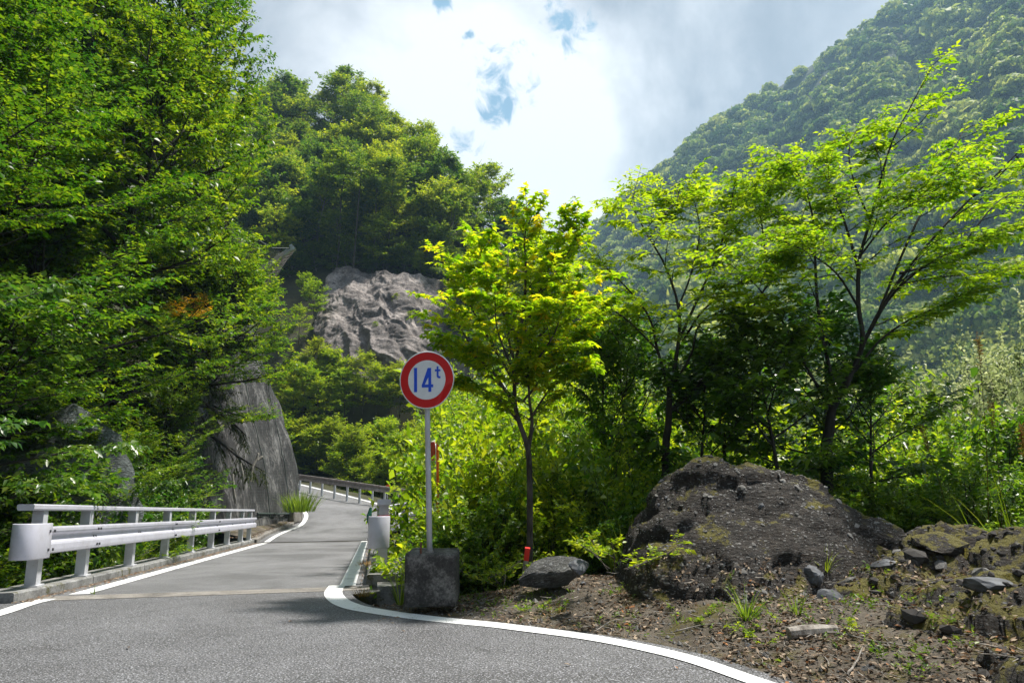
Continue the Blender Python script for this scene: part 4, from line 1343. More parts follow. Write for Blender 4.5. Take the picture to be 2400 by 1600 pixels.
def scatter_grit():
    r = np.random.default_rng(10); V = []; Fc = []; k = 0
    base = np.array([(1, 0, 0), (-1, 0, 0), (0, 1, 0), (0, -1, 0), (0, 0, 1), (0, 0, -1)], float); ff = [(0, 2, 4), (2, 1, 4), (1, 3, 4), (3, 0, 4), (2, 0, 5), (1, 2, 5), (3, 1, 5), (0, 3, 5)]
    n = 0
    while n < 1800:
        x, y = r.uniform(-1.5, 4.4), r.uniform(4.0, 9.0); e = edist(x, y)
        if e < .1 or (e > .7 and r.uniform() < .6): continue
        z, nn_ = surf(x, y)
        if z > .5: continue
        n += 1; s = r.lognormal(-4.75, .5); V.append(base * s * r.uniform(.6, 1.3, (6, 3)) + [x, y, z + s * .3]); Fc += [tuple(i + k for i in q_) for q_ in ff]; k += 6
    return obj('gravel', make_mesh('gravel', np.concatenate(V), Fc, [M['clast']]), kind='stuff')


scatter_grit()


def hit(u, v, lift=0.0):
    """first point of the verge or rocks seen in direction (u, v)"""
    for t in np.arange(3.5, 10.5, .03):
        p = P(u, v, t)
        if p[2] <= surf(p[0], p[1])[0] + lift: return p
    return P(u, v, 7.0)


def stick(name, px, r0, label, cat='branch', mat='wood', dz=.02, t_=None):
    pts = []
    for q_ in px:
        if len(q_) == 3: pts.append(P(*q_))
        else:
            p = ground_hit(*q_); z, _ = surf(p[0], p[1])
            for _ in range(6):
                p = G(q_[0], q_[1], z + dz); z = .5 * z + .5 * surf(p[0], p[1])[0]
            pts.append(np.array([p[0], p[1], z + dz]))
    pts = catmull(np.array(pts), 5); m_ = MB(pts[0]); m_.tube(pts + RNG.normal(0, r0 * .25, pts.shape), np.linspace(r0, r0 * .45, len(pts)), 7)
    m_.build(name, M[mat], None, smooth=True, label=label, cat=cat, loc=pts[0])


for i, (u, v, t_, h, mt, lb) in enumerate([
    (1357, 1326, 7.85, (.13, .11, .09), M['bluestone'], 'pale blue-grey stone tucked against the dark slab of rock'),
    (1366, 1368, 7.35, (.05, .045, .04), M['bluestone'], 'small rounded grey stone below the dark slab of rock'),
    (2070, 1320, 6.8, (.13, .10, .07), M['bluestone'], 'smooth blue-grey stone bedded in the moss of the low outcrop'),
    (2330, 1368, 5.75, (.26, .16, .07), M['bluestone'], 'broad flat blue-grey slab lying on the mossy top of the outcrop'),
    (2200, 1262, 7.0, (.34, .26, .20), M['outcrop'], 'dark hump of rock on the crest between the boulder and the outcrop'),
    (1940, 1402, 6.7, (.15, .10, .12), M['bluestone'], 'shiny bluish stone at the lower end of the boulder'),
    (1905, 1345, 7.0, (.16, .12, .12), M['bluestone'], 'large bluish stone stuck out of the boulder face beside a grass tuft'),
    (1760, 1514, 5.75, (.07, .05, .03), M['bluestone'], 'pale flat stone lying in the leaf litter near the white road line'),
    (1660, 1507, 5.8, (.05, .04, .03), M['slab'], 'small black stone in the leaf litter below the boulder'),
    (2055, 1525, 5.3, (.055, .05, .05), M['bluestone'], 'upright grey stone on the sandy patch in front of the outcrop'),
    (2040, 1562, 5.0, (.09, .05, .025), M['slab'], 'long black flake of stone on the sandy patch'),
    (1868, 1455, 6.3, (.06, .05, .035), M['joint'], 'rounded buff stone beside the grey driftwood log'),
]):
    chip_rock('stone', 20 + i, h, mt, hit(u, v) - np.array([0, 0, h[2] * .25]), (RNG.uniform(-.3, .3), RNG.uniform(-.3, .3), RNG.uniform(0, 6)), 3, label=lb, cat='stone', group='loose stones around the boulder')


lg = hit(1905, 1478, .03); mlog = MB(lg)
ds = np.array([.21, .02, .012]); mlog.tube([lg - ds, lg - ds * .4, lg + ds * .3, lg + ds], [.045, .056, .050, .030], 9)
mlog.build('driftwood_log', M['wood'], None, label='short thick piece of grey weathered log lying in the litter', cat='log', loc=lg)
stick('fallen_branch', [(1850, 1432, 6.4), (1905, 1428, 6.35), (1965, 1421, 6.3), (2040, 1432, 6.2)], .018, 'thick dark branch lying along the foot of the boulder')
stick('fallen_branch', [(1860, 1484), (1960, 1482), (2030, 1498), (2125, 1512)], .009, 'long thin brown stick lying under the grey log')
stick('fallen_branch', [(1985, 1580), (2010, 1545), (2022, 1515)], .010, 'short forked stick on the sandy patch')
stick('fallen_branch', [(1395, 1478), (1440, 1452), (1500, 1450)], .006, 'thin curved twig on the verge next to the white line')
stick('fallen_branch', [(1580, 1480), (1660, 1462), (1760, 1466)], .007, 'crooked dark twig in the litter below the boulder')
stick('dead_stem', [(2095, 1440, 5.75), (2098, 1412, 5.75), (2120, 1380, 5.75), (2160, 1358, 5.75)], .004, 'thin dry bent stem rising from the litter against the outcrop', 'stem')


# ------------------------------------------------------------------ shotcrete wall beside the road, with its net and fence
def px_sheet(name, rows, ncol, mat, amp, sc, org, seed=0, stretch=1.0, smooth=True, fine=.3):
    """a sheet through rows of world points, roughened by noise; rows: list of (k,3)"""
    rows = [catmull(np.array(r_), 10) for r_ in rows]
    n = ncol; U_ = []
    for r_ in rows:
        L = np.r_[0, np.cumsum(np.linalg.norm(np.diff(r_, axis=0), axis=1))]; L /= L[-1]
        U_.append(np.stack([np.interp(np.linspace(0, 1, n), L, r_[:, i]) for i in range(3)], 1))
    U_ = np.array(U_); m = len(rows) * 10
    x = np.linspace(0, len(rows) - 1, m)
    Q = np.stack([np.stack([np.interp(x, np.arange(len(rows)), U_[:, j, i]) for j in range(n)], 1) for i in range(3)], -1)
    gu = np.gradient(Q, axis=1); gv = np.gradient(Q, axis=0); nn_ = nrm(np.cross(gu, gv))
    if np.mean(nn_[..., 1]) > 0: nn_ = -nn_
    for i in range(m):
        for j in range(n):
            p = Q[i, j]
            d_ = mn.fractal(Vector((p[0] * sc + seed, p[1] * sc, p[2] * sc * stretch)), 1.0, 2.0, 4) + fine * (1 - 2 * abs(mn.noise(Vector((p[0] * sc * 2.6, p[1] * sc * 2.6, p[2] * sc * 2.6 * stretch)))))
            Q[i, j] = p + nn_[i, j] * d_ * amp
    return Q, grid_mesh(name, Q[..., 0], Q[..., 1], Q[..., 2], [mat], smooth=smooth, org=org)


def T(u, v, t): return P(u, v, t)


WO = P(640, 1200, 31)
rows = []
for v, ul, ur, tb in ((1262, 430, 706, -.1), (1222, 430, 702, 0), (1150, 425, 697, .3), (1080, 420, 687, .7), (1000, 415, 666, 1.1), (920, 410, 637, 1.6), (850, 405, 614, 2.2), (780, 400, 606, 2.8), (700, 395, 604, 3.4), (630, 390, 606, 3.8)):
    w_ = ur - ul
    rows.append([T(ul, v, 26.0 + tb), T(ul + .33 * w_, v, 28.0 + tb), T(ul + .66 * w_, v, 30.4 + tb), T(ul + .93 * w_, v, 32.7 + tb), T(ur - 3, v, 33.4 + tb), T(ur, v + 1, 34.4 + tb), T(ur - 10, v + 3, 37.0 + tb), T(ur - 40, v + 6, 42 + tb)])
wall = thing('shotcrete_wall', 'tall grey sprayed-concrete rock wall under wire netting at the road bend', 'wall', WO)
WQ, me = px_sheet('concrete_face', rows, 84, M['shot'], .30, .50, WO, 3, .22)
obj('concrete_face', me, wall)
# netting cables hung down the face
for j in (26, 34, 42, 49, 56):
    line = WQ[12:-2, j] + np.array([.05, -.14, 0]); m_ = MB(WO); m_.tube(line, .022, 4); m_.build('hanging_cable', M['cable'], wall)
line = WQ[14, 22:56] + np.array([0, -.22, .0]); m_ = MB(WO); m_.tube(line, .05, 6); m_.build('foot_cable', M['cable'], wall)
# the wire net itself
V_, F_ = [], []
mw = MB(WO)
for j in range(20, 58, 1):
    mw.tube(WQ[12::3, j] + np.array([.03, -.11, 0]), .004, 3, cap=False)
for i in range(12, WQ.shape[0] - 2, 1):
    mw.tube(WQ[i, 20:58:2] + np.array([.03, -.11, 0]), .004, 3, cap=False)
mw.build('wire_net', M['cable'], wall, kind='stuff')
fb = MB(WO)
bq = WQ[13, 34:56:3]
for k in range(len(bq) - 1):
    c_ = (bq[k] + bq[k + 1]) / 2 + np.array([.05, -.18, -.02]); dd = bq[k + 1] - bq[k]; L = np.linalg.norm(dd); d1 = nrm(dd * [1, 1, 0])
    rough_box('footing_block', c_, (L / 2 * .97, .22, .34), 6, .05, M['joint'], WO, wall, math.atan2(d1[1], d1[0]))
for k, (px) in enumerate([[(588, 1128), (592, 1095), (602, 1075), (606, 1060)], [(604, 1078), (616, 1068)], [(563, 1085), (570, 1120), (572, 1150)], [(545, 1110), (548, 1150), (552, 1180)]]):
    pts = [T(u, v, 27.3 + (u - 560) * .012 + (1150 - v) * .004) for u, v in px]; m_ = MB(pts[0]); m_.tube(catmull(np.array(pts), 4), [.05] * (4 * (len(pts) - 1)) + [.02], 6)
    m_.build('bare_root', M['bark_pale'], None, label=['pale forked root clinging to the middle of the sprayed-concrete wall', 'short pale side root crossing the sprayed-concrete wall', 'long bleached root hanging down the wall nearest the trees', 'thin bleached root low on the wall beside the leaves'][k], cat='root', loc=pts[0])

bk = off(2, 30, -hw_l[2:30] - .26, .10); far_in = []
for q_ in bk:
    k_ = np.argmin(np.hypot(WQ[8, :, 0] - q_[0], WQ[8, :, 1] - q_[1])); w_ = WQ[8, k_].copy(); w_[2] = q_[2] + .28; far_in.append(w_ + np.array([-.5, .1, 0]))
strip('roadside_bank', far_in, bk, M['verge'], 7)
# rockfall fence above the wall
rf0 = T(598, 642, 31.5)
rf = thing('rockfall_fence', 'leaning steel rockfall fence with wire net above the sprayed-concrete wall', 'fence', rf0)
posts_ = [(T(594, 644, 31), T(684, 582, 31.5)), (T(500, 632, 29.5), T(592, 556, 30)), (T(420, 610, 28), T(505, 540, 28.5))]
for a_, b_ in posts_:
    m_ = MB(rf0); dv = nrm(b_ - a_); s1_ = nrm(np.cross(dv, (0, 1, 0))); s2_ = np.cross(dv, s1_)
    m_.box((a_ + b_) / 2, (.085, .085, np.linalg.norm(b_ - a_) / 2), np.array([s1_, s2_, dv])); m_.build('post', M['galv_light'], rf)
    m_ = MB(rf0); m_.box(b_ + dv * .05, (.14, .12, .07), np.array([s1_, s2_, dv])); m_.build('post_head', M['galv_light'], rf)
tips = [p[1] for p in posts_][::-1]
for k in range(len(tips) - 1):
    m_ = MB(rf0); m_.tube([tips[k], (tips[k] + tips[k + 1]) / 2 - [0, 0, .25], tips[k + 1]], .03, 5); m_.build('top_cable', M['cable'], rf)
mw = MB(rf0)
TL, TR, BL, BR_ = tips[0], tips[-1] + np.array([0, .3, 0]), T(470, 700, 28.5), T(632, 742, 32)
nU, nV = 56, 44
ff = lambda a, b: (TL * (1 - a) + TR * a) * (1 - b) + (BL * (1 - a) + BR_ * a) * b + np.array([.12 * math.sin(a * 9) - .35 * math.sin(math.pi * b) * a, -.15 * math.sin(b * 3.1), -.25 * math.sin(math.pi * a * 2) ** 2 * (1 - b)])
for i in range(nU + 1): mw.tube([ff(i / nU, b) for b in np.linspace(0, 1, 12)], .009, 3, cap=False)
for j in range(nV + 1): mw.tube([ff(a, j / nV) for a in np.linspace(0, 1, 14)], .009, 3, cap=False)
mw.build('wire_net', M['galv'], rf, kind='stuff')

# ------------------------------------------------------------------ wooded hill
HR = [(160, 330), (380, 260), (480, 220), (560, 200), (640, 150), (700, 182), (760, 160), (840, 166), (900, 196), (960, 256), (1000, 296), (1060, 348), (1130, 405), (1180, 455), (1240, 492), (1300, 550), (1360, 640), (1440, 740), (1560, 830), (1700, 930)]
hu = np.array([p[0] for p in HR], float); hv = np.array([p[1] for p in HR], float)


def hill_t(u, v):
    """distance to the hill's ground in a given direction"""
    t = np.interp(v, [160, 300, 450, 560, 640, 700, 800, 900, 1000, 1120], [150, 124, 106, 94, 85, 79, 73, 68.5, 66.5, 65.5])
    return t + .000018 * (u - 860) ** 2 + 5 * np.sin(u * .011) * np.clip((700 - v) / 400, 0, 1) + np.clip((u - 1050), 0, 500) * .05


us = np.linspace(160, 1700, 120); fs = np.linspace(0, 1, 60)
HQ = np.zeros((len(fs) + 6, len(us), 3))
for j, u in enumerate(us):
    vr = np.interp(u, hu, hv) + 118
    for i, f in enumerate(fs):
        v = 1120 * (1 - f) + vr * f; p = P(u, v, hill_t(u, v))
        p[2] -= .6; HQ[i, j] = p + np.array([0, 0, mn.fractal(Vector(p * .08), 1, 2, 3) * .7])
    for k in range(6):
        HQ[len(fs) + k, j] = HQ[len(fs) - 1, j] + np.array([0, 12.0 * (k + 1), -9.0 * (k + 1)])
hill = obj('hill', grid_mesh('hill', HQ[..., 0], HQ[..., 1], HQ[..., 2], [M['soil']]), kind='structure')

# ------------------------------------------------------------------ pale rock face on the hill
RO = P(900, 760, 74)
top = [(752, 715), (768, 668), (795, 640), (860, 640), (930, 648), (985, 652), (1040, 672), (1085, 712), (1130, 740)]
bot = [(735, 905), (765, 915), (805, 920), (850, 920), (910, 920), (970, 920), (1030, 915), (1090, 910), (1150, 905)]
rows = []
for f in np.linspace(0, 1, 9):
    r_ = []
    for k in range(9):
        u = top[k][0] * (1 - f) + bot[k][0] * f; v = top[k][1] * (1 - f) + bot[k][1] * f
        t_ = hill_t(u, v) - 1.4 * math.sin(math.pi * min(1, .12 + f)) + .8 * math.sin(k * 1.3) - (1.6 if k in (4, 5) else 0) * (1 - f) + (1.8 if k in (0, 8) else 0) + (1.5 if f > .95 else 0)
        r_.append(P(u, v, t_))
    rows.append(r_)
rows = rows[::-1]
RQ, _me = px_sheet('rock_face', rows, 190, M['shot_far'], .35, .10, RO, 5, .9, fine=.4)
gu = np.gradient(RQ, axis=1); gv = np.gradient(RQ, axis=0); RN = nrm(np.cross(gu, gv)); RN = RN if RN[..., 1].mean() < 0 else -RN
RQ2 = np.repeat(RQ, 2, axis=0); RQ2[1:-1:2] = (RQ[:-1] + RQ[1:])[: len(RQ2[1:-1:2])] / 2; RN2 = np.repeat(RN, 2, axis=0)
for i in range(RQ2.shape[0]):
    for j in range(RQ2.shape[1]):
        p = RQ2[i, j]; w_ = Vector((p[0] * .9 + p[2] * .35, p[1], p[2] * .75)); w_ = w_ + Vector((mn.noise(w_ * .5), 0, mn.noise(w_ * .5 + Vector((9, 0, 0))))) * 1.1
        k1 = 1 - 2 * abs(mn.noise(Vector((w_[0] * .30 + w_[2] * .10, w_[1] * .1, w_[2] * .13)))); k2 = 1 - 2 * abs(mn.noise(Vector((w_[0] * .62 - w_[2] * .22 + 7, w_[1] * .2, w_[2] * .34))))
        k3 = mn.fractal(w_ * .9, .9, 2.1, 5)
        RQ2[i, j] = p + RN2[i, j] * (k1 * .62 + k2 * .30 + k3 * .24 + mn.fractal(w_ * 2.6, 1, 2, 3) * .10 - .2)
obj('sprayed_rock_face', grid_mesh('rock_face', RQ2[..., 0], RQ2[..., 1], RQ2[..., 2], [M['shot_far']], org=RO), None, 'pale wrinkled sprayed-concrete rock face under the dark wood on the hill', 'rock face', loc=RO)

# ------------------------------------------------------------------ far mountain
MR = [(1200, 720), (1290, 640), (1370, 545), (1440, 478), (1520, 408), (1600, 335), (1700, 262), (1800, 212), (1900, 145), (2000, 72), (2120, -6), (2260, -110), (2400, -200), (2600, -330), (2900, -480), (3300, -600)]
mu = np.array([p[0] for p in MR], float); mv = np.array([p[1] for p in MR], float)


def mount_t(u, v, vr):
    f = np.clip((v - vr) / (1180 - vr), 0, 1)
    tr = np.interp(u, [1200, 1400, 2000, 2400, 3300], [640, 600, 500, 430, 330])
    tb = np.interp(u, [1200, 1700, 2400, 3300], [260, 215, 165, 120])
    g = 14 * np.sin(u * .018 + f * 2.0) + 9 * np.sin(u * .041 + f * 4 + 1)
    return tb + (tr - tb) * (1 - f) ** 2.1 + g * (.3 + .7 * (1 - f)) * np.sin(np.pi * min(1, f * 1.5 + .15))


us = np.linspace(1200, 3300, 110); fs = np.linspace(0, 1, 70)
MQ = np.zeros((len(fs) + 5, len(us), 3))
for j, u in enumerate(us):
    vr = float(np.interp(u, mu, mv)) + 10
    for i, f in enumerate(fs):
        v = 1180 * (1 - f) + vr * f; MQ[i, j] = P(u, v, mount_t(u, v, vr))
    for k in range(5):
        MQ[len(fs) + k, j] = MQ[len(fs) - 1, j] + np.array([30.0, 40, -35]) * (k + 1)
mountain = obj('mountain', grid_mesh('mountain', MQ[..., 0], MQ[..., 1], MQ[..., 2], [M['mountain']]), kind='structure')


def mountain_forest():
    r = np.random.default_rng(21); V, Fc, TN = [], [], []; n0 = 0
    protos = []
    for n, lo, hi in [(150, .15, .29)] * 5 + [(460, .07, .15)] * 4:      # lumpy crowns made of leaf-bunch faces, finer ones for the nearest slope
        d = nrm(r.normal(0, 1, (n, 3))); d[:, 2] = np.abs(d[:, 2]) * 1.0 - .25
        lump = np.array([1 + .28 * mn.noise(Vector(q * 2.3)) for q in d])
        c_ = d * lump[:, None] * np.array([1, 1, .85]) * r.uniform(.72, 1.0, (n, 1))
        nrm_ = nrm(d + r.normal(0, .45, (n, 3))); a = nrm(np.cross(nrm_, r.normal(0, 1, (n, 3)))); b = np.cross(nrm_, a)
        s = r.uniform(lo, hi, (n, 1))
        v = np.stack([c_ - a * s, c_ - b * s * .7 + nrm_ * s * .25, c_ + a * s, c_ + b * s * .7 + nrm_ * s * .25], 1).reshape(-1, 3)
        q = np.arange(n)[:, None] * 4
        protos.append((v, np.concatenate([q + [0, 1, 2], q + [0, 2, 3]], 1).reshape(-1, 3), np.repeat(np.clip(r.normal(.5, .22, n), 0, 1), 2)))
    cnt = 0
    while cnt < 4700:
        u = r.uniform(1250, 2720); vr = float(np.interp(u, mu, mv)) + 10; v = vr + (1150 - vr) * r.uniform(0, 1) ** 1.25
        if v < -260 or (u < 1500 and v > 900): continue
        t = mount_t(u, v, vr); keep = min(1.0, (t / 420) ** 1.3 + .16)
        if r.uniform() > keep: continue
        p = P(u, v, t); s = r.lognormal(1.44, .32) * (1 + .45 * mn.noise(Vector(p * .015)))
        p = p + np.array([0, 0, s * .35]); vv, f2, t2 = protos[cnt % 5] if t > 250 else protos[5 + cnt % 4]; az = r.uniform(0, 6.28); ca, sa = math.cos(az), math.sin(az)
        w = vv * np.array([s, s, s * r.uniform(.8, 1.25)]); w = np.stack([w[:, 0] * ca - w[:, 1] * sa, w[:, 0] * sa + w[:, 1] * ca, w[:, 2]], 1) + p
        V.append(w); Fc.append(f2 + n0); n0 += len(w); TN.append(np.clip(t2 + r.normal(0, .24) + .5 * mn.noise(Vector(p * .012)), 0, 1)); cnt += 1
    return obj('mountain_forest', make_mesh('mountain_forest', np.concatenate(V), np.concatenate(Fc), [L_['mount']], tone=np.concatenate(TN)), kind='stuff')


mountain_forest()
HB = bvh_of(hill.data)


# ------------------------------------------------------------------ trees: helpers for placing by direction and distance
def zat(v, t): return CAMZ + t * ray(1200, v)[2]


def hill_ground(x, y):
    h = HB.ray_cast(Vector((x, y, 500)), Vector((0, 0, -1)))
    z = gz(x, y)
    return max(h[0].z, z) if h[0] else z


def limb_tree(name, label, cat, trunk_px, t0, limbs, mat_leaf, mat_bark, seed, trunk_r, extra=(), tr=(.10, .05), group=None, **kw):
    """a tree whose trunk and main limbs follow the photographed ones; each limb is a part of its own"""
    o = dict(DEF); o.update(kw); pl = Plant(seed); r = pl.r
    base = P(*trunk_px[0], t0); base[2] = min(base[2], hz(base[0], base[1])) - .05
    tp = [P(u, v, t0) for u, v in trunk_px]; tp[0] = base
    th = thing(name, label, cat, base, group)
    tr_ = catmull(np.array(tp), 5); pl.addw('trunk', tr_ - base, tr[0], tr[1], 10)
    items = []
    for px, d0, d1, r0 in limbs:
        k = len(px); pts = np.array([P(u, v, t0 + d0 + (d1 - d0) * (i / (k - 1)) ** 1.2 + (r.normal(0, .05) if 0 < i else 0)) for i, (u, v) in enumerate(px)])
        items.append((catmull(pts, 4) - base, r0))
    for i, (limb, r0) in enumerate(items):
        nm = 'limb_%d' % i
        pl.addw(nm, limb, r0, max(r0 * .18, .006), 6)
        n0 = len(pl.tw)
        pl.ramify(nm, limb, r0, o)
        for m_i in range(n0, len(pl.tw)):
            if o['twig_every'] and m_i % o['twig_every'] == 0:
                q, d, TL = pl.tw[m_i]; pl.addw(nm, np.array([q, q + d * TL * .9]), o['twig_r'], o['twig_r'] * .5, 3)
        me = pl.wood_mesh(nm, mat_bark); me.name = 'limb'; obj('limb', me, th)
    me = pl.wood_mesh('trunk', mat_bark); obj('trunk', me, th)
    oc = obj('crown', pl.leaf_mesh('crown', mat_leaf, o), th); oc['kind'] = 'stuff'
    return th, pl


# --- slim maple behind the sign
ML = [
    ([(1215, 800), (1176, 725), (1150, 670), (1133, 612), (1122, 560)], 0, .3, .022),
    ([(1215, 800), (1229, 712), (1232, 612), (1229, 556), (1246, 505)], 0, -.2, .024),
    ([(1218, 820), (1244, 735), (1290, 655), (1330, 595), (1352, 560)], 0, .2, .022),
    ([(1224, 870), (1249, 811), (1292, 755), (1340, 690), (1366, 645)], 0, -.5, .022),
    ([(1238, 1055), (1247, 990), (1240, 930), (1242, 890), (1256, 850)], 0, .05, .030),
    ([(1242, 900), (1255, 865), (1292, 828), (1340, 800), (1378, 770)], 0, .4, .022),
    ([(1205, 950), (1166, 885), (1130, 848), (1080, 822), (1036, 800)], 0, -.2, .022),
    ([(1208, 900), (1150, 800), (1110, 730), (1080, 660), (1062, 615)], 0, .5, .020),
    ([(1240, 985), (1290, 910), (1330, 880), (1362, 862)], 0, -.3, .016),
    ([(1212, 985), (1165, 930), (1110, 905), (1072, 898)], 0, .2, .016),
    ([(1215, 880), (1190, 780), (1196, 700), (1190, 620), (1196, 570)], 0, .9, .018),
    ([(1216, 880), (1240, 800), (1262, 720), (1280, 640), (1282, 570)], 0, .9, .018),
    ([(1214, 900), (1190, 840), (1165, 770), (1160, 700)], 0, -.9, .018),
    ([(1222, 900), (1262, 840), (1300, 780), (1318, 720)], 0, -.9, .018),
    ([(1216, 940), (1140, 870), (1080, 770), (1040, 700)], 0, .9, .016),
    ([(1226, 940), (1290, 860), (1350, 760), (1380, 720)], 0, .9, .016),
    ([(1215, 800), (1262, 690), (1300, 590), (1312, 520)], 0, .2, .014),
]
MAPLE, mpl = limb_tree('maple_tree', 'slim maple with yellow-green crown standing just behind the round sign', 'tree',
                  [(1240, 1340), (1242, 1200), (1240, 1080), (1233, 1035), (1210, 965), (1206, 900), (1215, 800)], 8.9, ML, L_['maple'], M['bark'], 31, .06, tr=(.045, .022),
                  sub_n=10, sub_len=.36, sub_min=.26, sub_from=.10, twig_n=6, twig_len=.20, twig_r=.0035, leaf_n=9, leaf=.070, leaf_w=.75, star=True, droop=.25, upj=.35, flat=.75, lift=.1, spread=1.0, twig_every=2, tone=.5)

# --- tall spreading tree behind the boulder and its neighbour
SO = dict(sub_n=14, sub_len=.24, sub_min=.48, sub_from=.28, twig_n=6, twig_len=.34, twig_r=.0042, leaf_n=12, leaf=.088, leaf_w=.46, droop=.12, upj=.30, flat=.34, lift=.06, twig_every=1, sub_up=(.05, .5), twig_up=(-.05, .25), tone=.5)
RL = [
    ([(1950, 960), (1994, 880), (2031, 790), (2070, 715), (2120, 640), (2190, 555), (2270, 470), (2345, 400), (2420, 320)], 0, 0, .040),
    ([(1998, 872), (2022, 800), (2012, 720), (2012, 640), (2018, 590), (2042, 510), (2062, 430), (2092, 330), (2135, 250), (2160, 200)], 0, .6, .040),
    ([(2026, 800), (2080, 705), (2145, 640), (2210, 600), (2300, 562), (2400, 535)], 0, -.8, .028),
    ([(2004, 870), (2060, 800), (2130, 750), (2210, 715), (2270, 690)], 0, -.4, .022),
    ([(2014, 640), (1992, 560), (1965, 480), (1938, 420), (1890, 372)], .2, .3, .024),
    ([(1962, 935), (1930, 800), (1915, 700), (1910, 600), (1903, 500), (1872, 410), (1822, 365)], 0, .8, .032),
    ([(1950, 960), (1890, 860), (1838, 760), (1775, 672), (1705, 615)], 0, -.5, .026),
    ([(2060, 730), (2130, 560), (2190, 440), (2230, 360), (2262, 300)], .2, 1.4, .024),
    ([(2110, 640), (2230, 600), (2330, 480), (2400, 440)], 0, 1.6, .022),
    ([(2030, 790), (2100, 680), (2200, 650), (2330, 640), (2420, 620)], 0, .9, .020),
    ([(2012, 720), (1960, 640), (1890, 590), (1820, 560)], 0, -.9, .020),
    ([(2040, 520), (2000, 420), (1990, 350), (2010, 300)], .3, 1.2, .016),
    ([(2016, 600), (2080, 520), (2150, 470), (2240, 420)], .2, -.7, .018),
    ([(1910, 600), (1850, 520), (1790, 470), (1760, 420)], .3, 1.4, .016),
]
TREE_R, _ = limb_tree('spreading_tree', 'tall spreading tree with layered bright green sprays rising behind the huge boulder', 'tree',
                   [(1925, 1120), (1937, 1080), (1944, 1010), (1952, 955), (1990, 885)], 10.4, RL, L_['light'], M['bark_dark'], 41, .1, tr=(.10, .05), **SO)
SL = [
    ([(1570, 915), (1541, 820), (1520, 740), (1460, 665), (1395, 605)], 0, .4, .030),
    ([(1572, 915), (1590, 800), (1590, 720), (1560, 625), (1520, 555), (1490, 500), (1468, 462)], 0, 0, .032),
    ([(1590, 800), (1640, 690), (1680, 600), (1705, 520), (1722, 430)], 0, .5, .026),
    ([(1575, 960), (1640, 900), (1730, 770), (1800, 665), (1860, 560), (1890, 480)], 0, .9, .030),
    ([(1600, 800), (1655, 720), (1760, 645), (1840, 600)], 0, -.5, .022),
    ([(1590, 720), (1620, 640), (1640, 540), (1622, 450)], .2, 1.0, .020),
    ([(1570, 915), (1620, 830), (1640, 760), (1720, 720), (1780, 740)], 0, -.8, .020),
    ([(1541, 820), (1470, 750), (1420, 720), (1370, 700)], 0, 1.0, .018),
    ([(1520, 560), (1560, 500), (1590, 460), (1580, 430)], .1, .8, .014),
    ([(1800, 665), (1790, 560), (1780, 460), (1810, 400)], .7, 1.4, .018),
]
TREE_S, _ = limb_tree('spreading_tree', 'lighter forked tree with flat bright green sprays between the maple and the tall spreading tree', 'tree',
                   [(1552, 1150), (1560, 1090), (1566, 1000), (1570, 915)], 10.8, SL, L_['light'], M['bark_dark'], 42, .1, tr=(.075, .045), **SO)

# --- tree and shrub types
PR = {}
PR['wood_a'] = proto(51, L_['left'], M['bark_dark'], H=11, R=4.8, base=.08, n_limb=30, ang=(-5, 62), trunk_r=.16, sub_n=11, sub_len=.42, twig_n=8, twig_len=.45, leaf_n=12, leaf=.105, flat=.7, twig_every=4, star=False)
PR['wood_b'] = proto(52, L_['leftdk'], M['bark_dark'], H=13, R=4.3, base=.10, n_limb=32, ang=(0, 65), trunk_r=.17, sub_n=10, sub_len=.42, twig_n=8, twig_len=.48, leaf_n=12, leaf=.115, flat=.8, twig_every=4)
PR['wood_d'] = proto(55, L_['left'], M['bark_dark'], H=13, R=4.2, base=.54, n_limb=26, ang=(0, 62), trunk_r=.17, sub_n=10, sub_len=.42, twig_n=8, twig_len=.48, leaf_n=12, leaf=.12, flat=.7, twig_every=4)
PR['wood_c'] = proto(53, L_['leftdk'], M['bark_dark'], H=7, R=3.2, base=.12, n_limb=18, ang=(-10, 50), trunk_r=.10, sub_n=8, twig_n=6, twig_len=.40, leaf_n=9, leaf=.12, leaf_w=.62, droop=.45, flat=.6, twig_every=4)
PR['conifer'] = proto(54, L_['conifer'], M['bark_dark'], H=17, R=4.0, base=.25, n_limb=36, ang=(-5, 25), trunk_r=.2, shape='cone', sub_n=9, sub_len=.35, sub_up=(-.5, .1), twig_n=6, twig_len=.5, twig_up=(-.9, -.1), leaf_n=12, leaf=.11, leaf_w=.35, droop=.7, limb_lift=-.1, lift=-.3, twig_every=5)
for k, (nm, lf) in enumerate((('hill_a', 'hill_a'), ('hill_b', 'hill_b'), ('hill_c', 'hill_a'), ('hill_d', 'hill_b'))):
    PR[nm] = proto(60 + k, L_[lf], M['bark_pale' if k % 2 else 'bark'], H=10, R=3.6 + .3 * k, base=(.32, .28, .38, .30)[k], n_limb=17, ang=(0, 65), trunk_r=.15, sub_n=6, sub_len=.45, sub_min=.8, twig_n=5, twig_len=.85, twig_r=.012, leaf_n=8, leaf=.30, leaf_w=.62, flat=.6, droop=.2, upj=.45, twig_every=0, tone_sd=.26)
PR['young'] = proto(70, L_['bush'], M['bark'], H=5.5, R=2.3, base=.15, n_limb=16, ang=(5, 65), trunk_r=.07, sub_n=7, twig_n=5, twig_len=.5, leaf_n=8, leaf=.16, leaf_w=.58, flat=.6, twig_every=0, twig_r=.008)
PR['young_b'] = proto(71, L_['hill_a'], M['bark'], H=6.5, R=2.2, base=.18, n_limb=16, ang=(5, 65), trunk_r=.07, sub_n=7, twig_n=5, twig_len=.5, leaf_n=8, leaf=.16, leaf_w=.55, flat=.6, twig_every=0, twig_r=.008)
